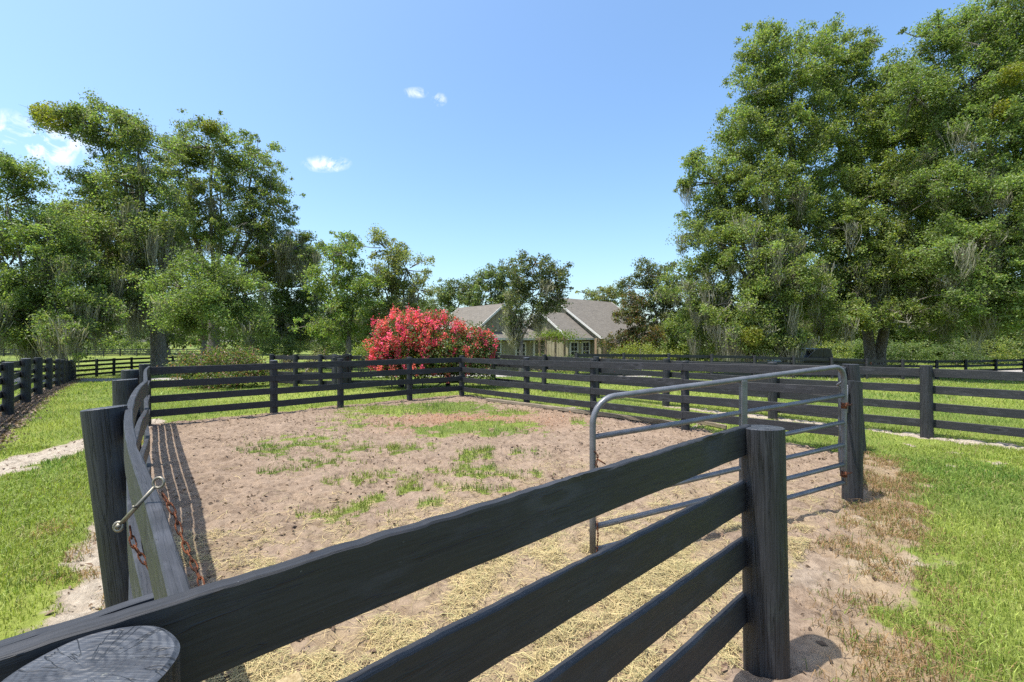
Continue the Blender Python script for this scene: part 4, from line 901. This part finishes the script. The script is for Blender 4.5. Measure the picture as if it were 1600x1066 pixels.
def window(c, ang, w=.85, h=1.35):
    ca, sa = math.cos(ang), math.sin(ang); f = MB()
    for dx, dz, sx_, sz_ in ((0, h / 2 + .05, w + .24, .12), (0, -h / 2 - .05, w + .24, .10), (-w / 2 - .06, 0, .12, h), (w / 2 + .06, 0, .12, h)):
        f.box((c[0] + ca * dx, c[1] + sa * dx, c[2] + dz), (sx_, .08, sz_), rz=ang)
    for dx, dz, sx_, sz_ in ((0, 0, w, .05), (0, h / 4, w, .025), (0, -h / 4, w, .025), (0, 0, .03, h)):
        f.box((c[0] + ca * dx, c[1] + sa * dx, c[2] + dz), (sx_, .045, sz_), rz=ang)
    fr_ = f.build('window', M_TRIM, house); local(fr_, house)
    g2 = MB(); g2.box(c, (w, .02, h), rz=ang); o = g2.build('pane', M_GLASS, None); o.data.transform(__import__('mathutils').Matrix.Translation([-q for q in house.location])); o.parent = fr_
gar = (-.59, 35.0); alongG = -W_
QG, wi = prism(gar, alongG, -U, 6.3, 2.3, 2.85, 4.62)
# wider lower wing under the garage gable with its own pent roof
m = MB(); 
for a_, b_ in ((-.75, 0),):
    p = QG(2.6, 0, 0); m.box((p[0], p[1], (zg + 1.75) / 2), (6.2, 5.2, 1.75 - zg), rz=math.atan2(alongG[1], alongG[0]))
for c_ in np.arange(-2.4, 2.5, .38):
    p = QG(-.515, c_, 0); m.box((p[0], p[1], (zg + 1.72) / 2), (.03, .045, 1.7 - zg), rz=math.atan2(alongG[1], alongG[0]))
for c_ in np.arange(-.4, 5.6, .38):
    p = QG(c_, 2.612, 0); m.box((p[0], p[1], (zg + 1.72) / 2), (.045, .03, 1.7 - zg), rz=math.atan2(alongG[1], alongG[0]))
local(m.build('wall', M_WALL, house), house)
m = MB(); top = [QG(.28, -2.5, 2.42), QG(.28, 2.5, 2.42), QG(-.95, 2.95, 1.93), QG(-.95, -2.95, 1.93)]
m.add(top + [(p[0], p[1], p[2] - .1) for p in top], [(0, 1, 2, 3), (7, 6, 5, 4), (2, 6, 7, 3), (1, 5, 6, 2), (0, 3, 7, 4)])
top = [QG(-.95, 2.97, 1.94), QG(5.8, 2.97, 1.94), QG(5.8, 1.9, 2.9), QG(-.2, 1.9, 2.9)]
m.add(top + [(p[0], p[1], p[2] - .1) for p in top], [(0, 3, 2, 1), (7, 4, 5, 6), (0, 1, 5, 4), (0, 4, 7, 3), (1, 2, 6, 5)])
local(m.build('roof', M_ROOF, house), house)
m = MB(); a1 = QG(-.985, 0, 1.87); m.box(a1, (.05, 5.94, .16), rz=math.atan2(alongG[1], alongG[0])); m.box(QG(-.53, 2.60, .42), (.14, .16, 2.7), rz=math.atan2(alongG[1], alongG[0])); m.box(QG(-.53, -2.60, .42), (.14, .16, 2.7), rz=math.atan2(alongG[1], alongG[0]))
local(m.build('trim', M_TRIM, house), house)
angU = math.atan2(U[1], U[0])
for c_ in (1.3, -1.2): window(QG(-.535, c_, .85), angU, .85, 1.3)
QM, wi = prism((3.49, 40.0), U, W_, 8.5, 5.6, 1.93, 5.6, name='main')
QS, wi = prism((2.34, 37.0), U, W_, 3.3, 3.1, 1.95, 4.10, name='small')
for p, in (((5.35, 34.93),), ((6.55, 35.95),)): pass
for a_ in (.95, 2.35):
    window(QS(a_, 2.735, .92), angU, .72, 1.35)
m = MB()                                         # link between garage and main house
p0 = (1.6, 38.6); m.box((1.7, 39.0, .55), (4.6, 3.2, 2.9), rz=0)
local(m.build('wall', M_WALL, house), house)
m = MB(); A = [(-.9, 36.9, 1.98), (4.2, 36.9, 1.98), (4.2, 39.4, 3.5), (-.9, 39.4, 3.5)]
m.add(A + [(x, y, z - .12) for x, y, z in A], [(0, 1, 2, 3), (7, 6, 5, 4), (0, 4, 5, 1), (1, 5, 6, 2), (3, 7, 4, 0)], [(0, 0, 0), (5, 0, 0), (5, 3, 0), (0, 3, 0)] * 2); local(m.build('roof', M_ROOF, house), house)
m = MB()
for px in (932, 945, 962, 980):
    Y_ = 35.2 + (px - 932) * .05; m.box((at(px, Y_), Y_, .5), (.22, .22, 2.85), rz=angU, bev=.01)
m.box((at(955, 36.3), 36.5, 1.80), (3.2, .2, .22), rz=angU)
local(m.build('porch_post', M_PWOOD, house), house)
m = MB(); m.box(QM(4.6, 5.0, .35), (3.8, .06, 2.2), rz=angU); local(m.build('glass_door', M_GLASS, house), house)
perg = empty('pergola', (at(860, 33), 33, gz(at(860, 33), 33)), 'wooden pergola with a green vine on top in front of the house wall', 'pergola')
for k, (px, Y_) in enumerate(((843, 33.4), (853, 32.6), (868, 33.0), (882, 33.6))):
    m = MB(); m.box((at(px, Y_), Y_, .52), (.14, .14, 2.7), bev=.01); local(m.build('post', M_PWOOD, perg), perg)
m = MB()
for z_, y_ in ((1.86, 32.6), (1.86, 33.6)): m.box((at(862, y_), y_, z_), (2.3, .1, .18), bev=.01)
for q in range(7): m.box((at(846 + q * 5.5, 33.1), 33.1, 1.99), (.06, 1.5, .1))
for q in range(5): m.box((at(848, 32.7), 32.7, .2 + q * .3), (.5, .03, .05))
local(m.build('beam', M_PWOOD, perg), perg)
n = 1800; P = rng.normal(size=(n, 3)) * np.array([.75, .45, .2]) + np.array([at(866, 33), 33, 2.08]); V, Fq = cards(P, .13, .6, rdir(n)); local(new_mesh('vine', V, Fq, M_LEAF, perg, col=np.repeat(leafcols(n, (.14, .19, .03), .3), 4, 0)), perg)

# ------------------------------------------------------------------ pickup truck
M_TRUCK = simple('black_car_paint', (.010, .011, .014), .18, .6, 0, 2, .1, 0); M_TYRE = simple('tyre_rubber', (.018, .018, .018), .8, .2); M_RIM = simple('dark_rim', (.10, .10, .11), .4, .5, .6)
M_RED = simple('red_lamp', (.30, .02, .015), .3, .5)
tx, ty = at(1275, 29.5), 29.5; tz = gz(tx, ty)
truck = empty('pickup_truck', (tx, ty, tz), 'black pickup truck parked under the oaks behind the distant fence', 'truck')
def prof(name, pts, y0, y1, mat, parent, loc=True):
    n = len(pts); V = [(tx + x, ty + y0, tz + z) for x, z in pts] + [(tx + x, ty + y1, tz + z) for x, z in pts]
    m = MB(); m.add(V, [tuple(range(n)), tuple(range(2 * n - 1, n - 1, -1))] + [(i, i + n, (i + 1) % n + n, (i + 1) % n) for i in range(n)])
    o = m.build(name, mat, parent); local(o, truck); bv = o.modifiers.new('b', 'BEVEL'); bv.width = .04; bv.segments = 2; bv.limit_method = 'ANGLE'; return o
arch = lambda cx: [(cx + .47 * math.cos(a), .42 + .47 * math.sin(a)) for a in np.linspace(math.pi, 0, 9)]
body = prof('body', [(-2.9, .45)] + arch(-1.95) + arch(1.65) + [(2.75, .48), (2.85, .62), (2.83, 1.18), (.55, 1.20), (.5, 1.14), (-1.15, 1.14), (-2.75, 1.04), (-2.93, .8)], -.93, .93, M_TRUCK, truck)
prof('cab', [(-1.25, 1.14), (-.55, 1.80), (-.35, 1.86), (.25, 1.86), (.45, 1.80), (.62, 1.16)], -.78, .78, M_TRUCK, truck)
for s in (-1, 1):
    m = MB(); y_ = s * .795; m.add([(tx - 1.0, ty + y_, tz + 1.22), (tx - .48, ty + y_, tz + 1.74), (tx - .12, ty + y_, tz + 1.76), (tx - .12, ty + y_, tz + 1.22)], [(0, 1, 2, 3)]); m.add([(tx - .04, ty + y_, tz + 1.22), (tx - .04, ty + y_, tz + 1.76), (tx + .32, ty + y_, tz + 1.74), (tx + .46, ty + y_, tz + 1.22)], [(0, 1, 2, 3)]); local(m.build('side_window', M_GLASS, truck), truck)
    for wx in (-1.95, 1.65):
        m = MB(); m.tube([(tx + wx, ty + s * .68, tz + .40), (tx + wx, ty + s * .95, tz + .40)], .40, 24); w = m.build('wheel', M_TYRE, truck); local(w, truck)
        m = MB(); m.tube([(tx + wx, ty + s * .90, tz + .40), (tx + wx, ty + s * .97, tz + .40)], .24, 16); r_ = m.build('rim', M_RIM, w); local(r_, truck)
    m = MB(); m.box((tx + 2.86, ty + s * .82, tz + .98), (.06, .14, .3), bev=.01); local(m.build('tail_light', M_RED, truck), truck)
m = MB(); m.box((tx + 2.92, ty, tz + .56), (.14, 1.7, .16), bev=.02); m.box((tx - 2.98, ty, tz + .56), (.16, 1.8, .2), bev=.02); local(m.build('bumper', M_RIM, truck), truck)

# ------------------------------------------------------------------ grass, straw, litter
def blades(P, h, w, col, bend=.5, two=False, lie=0.0):
    n = len(P); a = rng.random(n) * 2 * math.pi; side = np.stack([np.cos(a), np.sin(a), np.zeros(n)], 1); b = rng.random(n) * 2 * math.pi
    ln = np.stack([np.cos(b), np.sin(b), np.zeros(n)], 1) * (bend * (.2 + rng.random((n, 1))))
    up = np.array([0, 0, 1.0]); h = h[:, None]; w = w[:, None]
    if not two:
        V = np.stack([P - side * w / 2, P + side * w / 2, P + (up + ln) * h], 1); Fq = np.arange(n * 3).reshape(n, 3); c = np.repeat(col, 3, 0)
        return V.reshape(-1, 3), Fq, c
    mid = P + (up * .58 + ln * .22) * h; tip = P + (up * (.95 - lie) + ln * .95) * h
    V = np.stack([P - side * w / 2, P + side * w / 2, mid + side * w * .4, mid - side * w * .4, tip + side * w * .06, tip - side * w * .06], 1)
    k = np.arange(n)[:, None] * 6; Fq = np.concatenate([np.concatenate([k, k + 1, k + 2, k + 3], 1), np.concatenate([k + 3, k + 2, k + 4, k + 5], 1)])
    return V.reshape(-1, 3), Fq, np.repeat(col, 6, 0)
def sample(y0, y1, dens, margin=None):
    margin = margin or (1.7 if y1 <= 8 else 1.3)
    A = (y1 - y0) * (y1 + y0) * margin; n = int(A * dens); y = np.sqrt(y0 * y0 + rng.random(n) * (y1 * y1 - y0 * y0)); x = (rng.random(n) * 2 - 1) * margin * y
    return x, y
def grass_color(x, y, n):
    t = fbm(x * .9, y * .9, 3, 91)[:, None]; t2 = fbm(x * 5, y * 5, 2, 95)[:, None]; g1 = np.array([.125, .208, .038]); g2 = np.array([.290, .330, .070])
    t = np.clip((t - .5) * 1.9 + .5 + (rng.random((n, 1)) - .5) * .5, 0, 1); c = g1 * (1 - t) + g2 * t; c = c * (.5 + .95 * rng.random((n, 1))); dry = rng.random(n) < (.05 + .16 * np.clip(t2[:, 0] - .45, 0, 1) * 3)
    c[dry] = np.array([.33, .28, .12]) * (.7 + .5 * rng.random((dry.sum(), 1))); return c
VV, FF, CC, nn = [], [], [], 0
def push(lst, V, Fq, C):
    lst[0].append(V); lst[1].append(Fq + lst[3][0]); lst[2].append(C); lst[3][0] += len(V)
quad = [[], [], [], [0]]; tri = [[], [], [], [0]]
for (y0, y1, dens, hh, ww, two) in ((.6, 4.0, 4200, .075, .0050, True), (4.0, 7.5, 2200, .070, .0072, True), (7.5, 13, 620, .065, .012, False), (13, 24, 150, .07, .024, False), (24, 45, 32, .085, .05, False)):
    x, y = sample(y0, y1, dens); mk = masks(x, y); pen = mk[6]; g_ = np.where(pen, np.maximum(mk[0], .34 * smooth(.1, .7, patches(x, y))), mk[0]); hm = fbm(x * 2.2, y * 2.2, 3, 77)
    keep = rng.random(len(x)) < np.clip(g_, 0, 1) ** 1.3 * np.where(pen, .75, 1.0) * (.45 + 1.0 * hm); x, y, g2, hm, pen = x[keep], y[keep], g_[keep], hm[keep], pen[keep]
    P = np.stack([x, y, gsurf(x, y, 1 - g2) - .004], 1); h = hh * (.35 + .9 * rng.random(len(x))) * (.6 + .9 * hm) * np.where(pen, 1.25, 1.0) * (.5 + .5 * g2); w = ww * (.7 + .6 * rng.random(len(x)))
    C = grass_color(x, y, len(x)); C[pen] = C[pen] * np.array([.80, .80, .9])
    push(quad if two else tri, *blades(P, h, w, C, .75, two, .15))
# brown dead grass right of the gate and by the left fence
x, y = sample(1.5, 8, 3600); mk = masks(x, y); br = mk[8] * (1 - .4 * mk[0]); lf = dpoly(x, y, [(p[0], p[1]) for p in LEFT])
br = np.maximum(br, .55 * (lf < .75) * (~mk[6]) * (x < -1.6) * (fbm(x * 2, y * 2, 3, 15) > .5)); cl = fbm(x * 3.3, y * 3.3, 3, 33)
keep = rng.random(len(x)) < br * smooth(.40, .58, cl) * 1.3; x, y = x[keep], y[keep]
P = np.stack([x, y, gsurf(x, y) - .003], 1); n = len(x)
C = np.array([.32, .205, .105]) * (.4 + 1.0 * rng.random((n, 1))); gsel = rng.random(n) < .22; C[gsel] = np.array([.14, .19, .04]) * (.7 + .6 * rng.random((gsel.sum(), 1)))
push(quad, *blades(P, .085 * (.4 + .9 * rng.random(n)), .0048 * (.7 + .6 * rng.random(n)), C, 1.5, True, .55))
o = new_mesh('lawn_grass', np.concatenate(quad[0]), np.concatenate(quad[1]), M_GRASS, col=np.concatenate(quad[2])); tag(o, 'near green lawn grass mixed with dry brown blades', 'grass', kind='stuff')
o = new_mesh('lawn_grass', np.concatenate(tri[0]), np.concatenate(tri[1]), M_GRASS, col=np.concatenate(tri[2])); tag(o, 'farther bright green lawn beyond the pen fences', 'grass', kind='stuff')

def strands(x, y, z, L, w, C, tilt=.12):
    n = len(x); P = np.stack([x, y, z], 1); a = rng.random(n) * 2 * math.pi; d = np.stack([np.cos(a), np.sin(a), (rng.random(n) - .5) * 2 * tilt], 1); s = np.stack([-np.sin(a), np.cos(a), (rng.random(n) - .5) * .8], 1)
    L = L[:, None]; w = w[:, None]; bow = s * L * (rng.random((n, 1)) - .5) * .35
    pts = [P - d * L / 2, P + bow + np.array([0, 0, 1]) * L * .04, P + d * L / 2]
    V = np.stack([pts[0] - s * w / 2, pts[0] + s * w / 2, pts[1] + s * w / 2, pts[1] - s * w / 2, pts[2] + s * w / 2, pts[2] - s * w / 2], 1)
    k = np.arange(n)[:, None] * 6; Fq = np.concatenate([np.concatenate([k, k + 1, k + 2, k + 3], 1), np.concatenate([k + 3, k + 2, k + 4, k + 5], 1)]); return V.reshape(-1, 3), Fq, np.repeat(C, 6, 0)
q = [[], [], [], [0]]
for (y0, y1, dens, sc) in ((.9, 4.2, 6800, .9), (4.2, 9, 1900, 1.1)):
    x, y = sample(y0, y1, dens); mk = masks(x, y); hay = mk[7]; cl = fbm(x * 4, y * 4, 3, 133)
    keep = rng.random(len(x)) < np.maximum(hay * (.12 + 1.35 * smooth(.42, .60, cl)), .012 * mk[6]); x, y, hay = x[keep], y[keep], hay[keep]; n = len(x)
    z = gsurf(x, y) + .002 + rng.random(n) ** 2 * .045 * hay; pale = np.array([.50, .38, .19]); grn = np.array([.33, .31, .14]); t = rng.random((n, 1)) ** 2
    dk = smooth(-.5, 1.2, x)[:, None] * .5; C = (pale * (1 - t) + grn * t) * (.55 + .65 * rng.random((n, 1))); C = C * (1 - dk * .25) + np.array([.30, .30, .17]) * dk * .25
    push(q, *strands(x, y, z, sc * (.035 + .13 * rng.random(n)), sc * (.0016 + .0022 * rng.random(n)), C))
o = new_mesh('hay', np.concatenate(q[0]), np.concatenate(q[1]), M_STRAW, col=np.concatenate(q[2])); tag(o, 'loose pale hay strewn over the pen floor along the nearest fence', 'hay', kind='stuff')
# crumbs of litter: chips, droppings, dead leaves
q = [[], [], [], [0]]
x, y = sample(1.5, 15, 420); mk = masks(x, y); keep = rng.random(len(x)) < (np.where(mk[6], .16 + .7 * mk[3] + .5 * smooth(.52, .66, fbm(x * 1.1, y * 1.1, 3, 201)), .2) * (1 - mk[0]) + mk[5]); x, y = x[keep], y[keep]; red = masks(x, y)[3]; n = len(x)
P = np.stack([x, y, gsurf(x, y) + .006], 1); nr = rdir(n) + np.array([0, 0, 1.2]); nr /= np.linalg.norm(nr, axis=1)[:, None]
V, Fq = cards(P, .016 + .055 * rng.random(n) ** 4, .5, nr); C = np.array([.13, .085, .055]) * (.4 + 1.2 * rng.random((n, 1))); hot = rng.random(n) < red * .7; C[hot] = np.array([.40, .19, .09]) * (.6 + .6 * rng.random((hot.sum(), 1))); push(q, V, Fq, np.repeat(C, 4, 0))
xs, ys = [], []
for k in range(14000):
    pass
t = rng.random(9000); seg = rng.random(9000); a = np.array(DFEN[0]); b = np.array(DFEN[1]); c_ = np.array(DFEN[2]); tt = t ** 1.5
xx = np.where(seg < .35, a[0] + (b[0] - a[0]) * tt, b[0] + (c_[0] - b[0]) * tt); yy = np.where(seg < .35, a[1] + (b[1] - a[1]) * tt, b[1] + (c_[1] - b[1]) * tt)
xx = xx + rng.normal(size=9000) * .2; yy = yy + rng.normal(size=9000) * .2; P = np.stack([xx, yy, gsurf(xx, yy) + .012], 1)
nr = rdir(9000) + np.array([0, 0, .8]); nr /= np.linalg.norm(nr, axis=1)[:, None]; V, Fq = cards(P, .05 + .05 * rng.random(9000), .6, nr); C = np.array([.24, .17, .125]) * (.3 + 1.2 * rng.random((9000, 1))); push(q, V, Fq, np.repeat(C, 4, 0))
o = new_mesh('leaf_litter', np.concatenate(q[0]), np.concatenate(q[1]), M_STRAW, col=np.concatenate(q[2])); tag(o, 'brown leaf litter and bark crumbs on the bare soil', 'litter', kind='stuff')
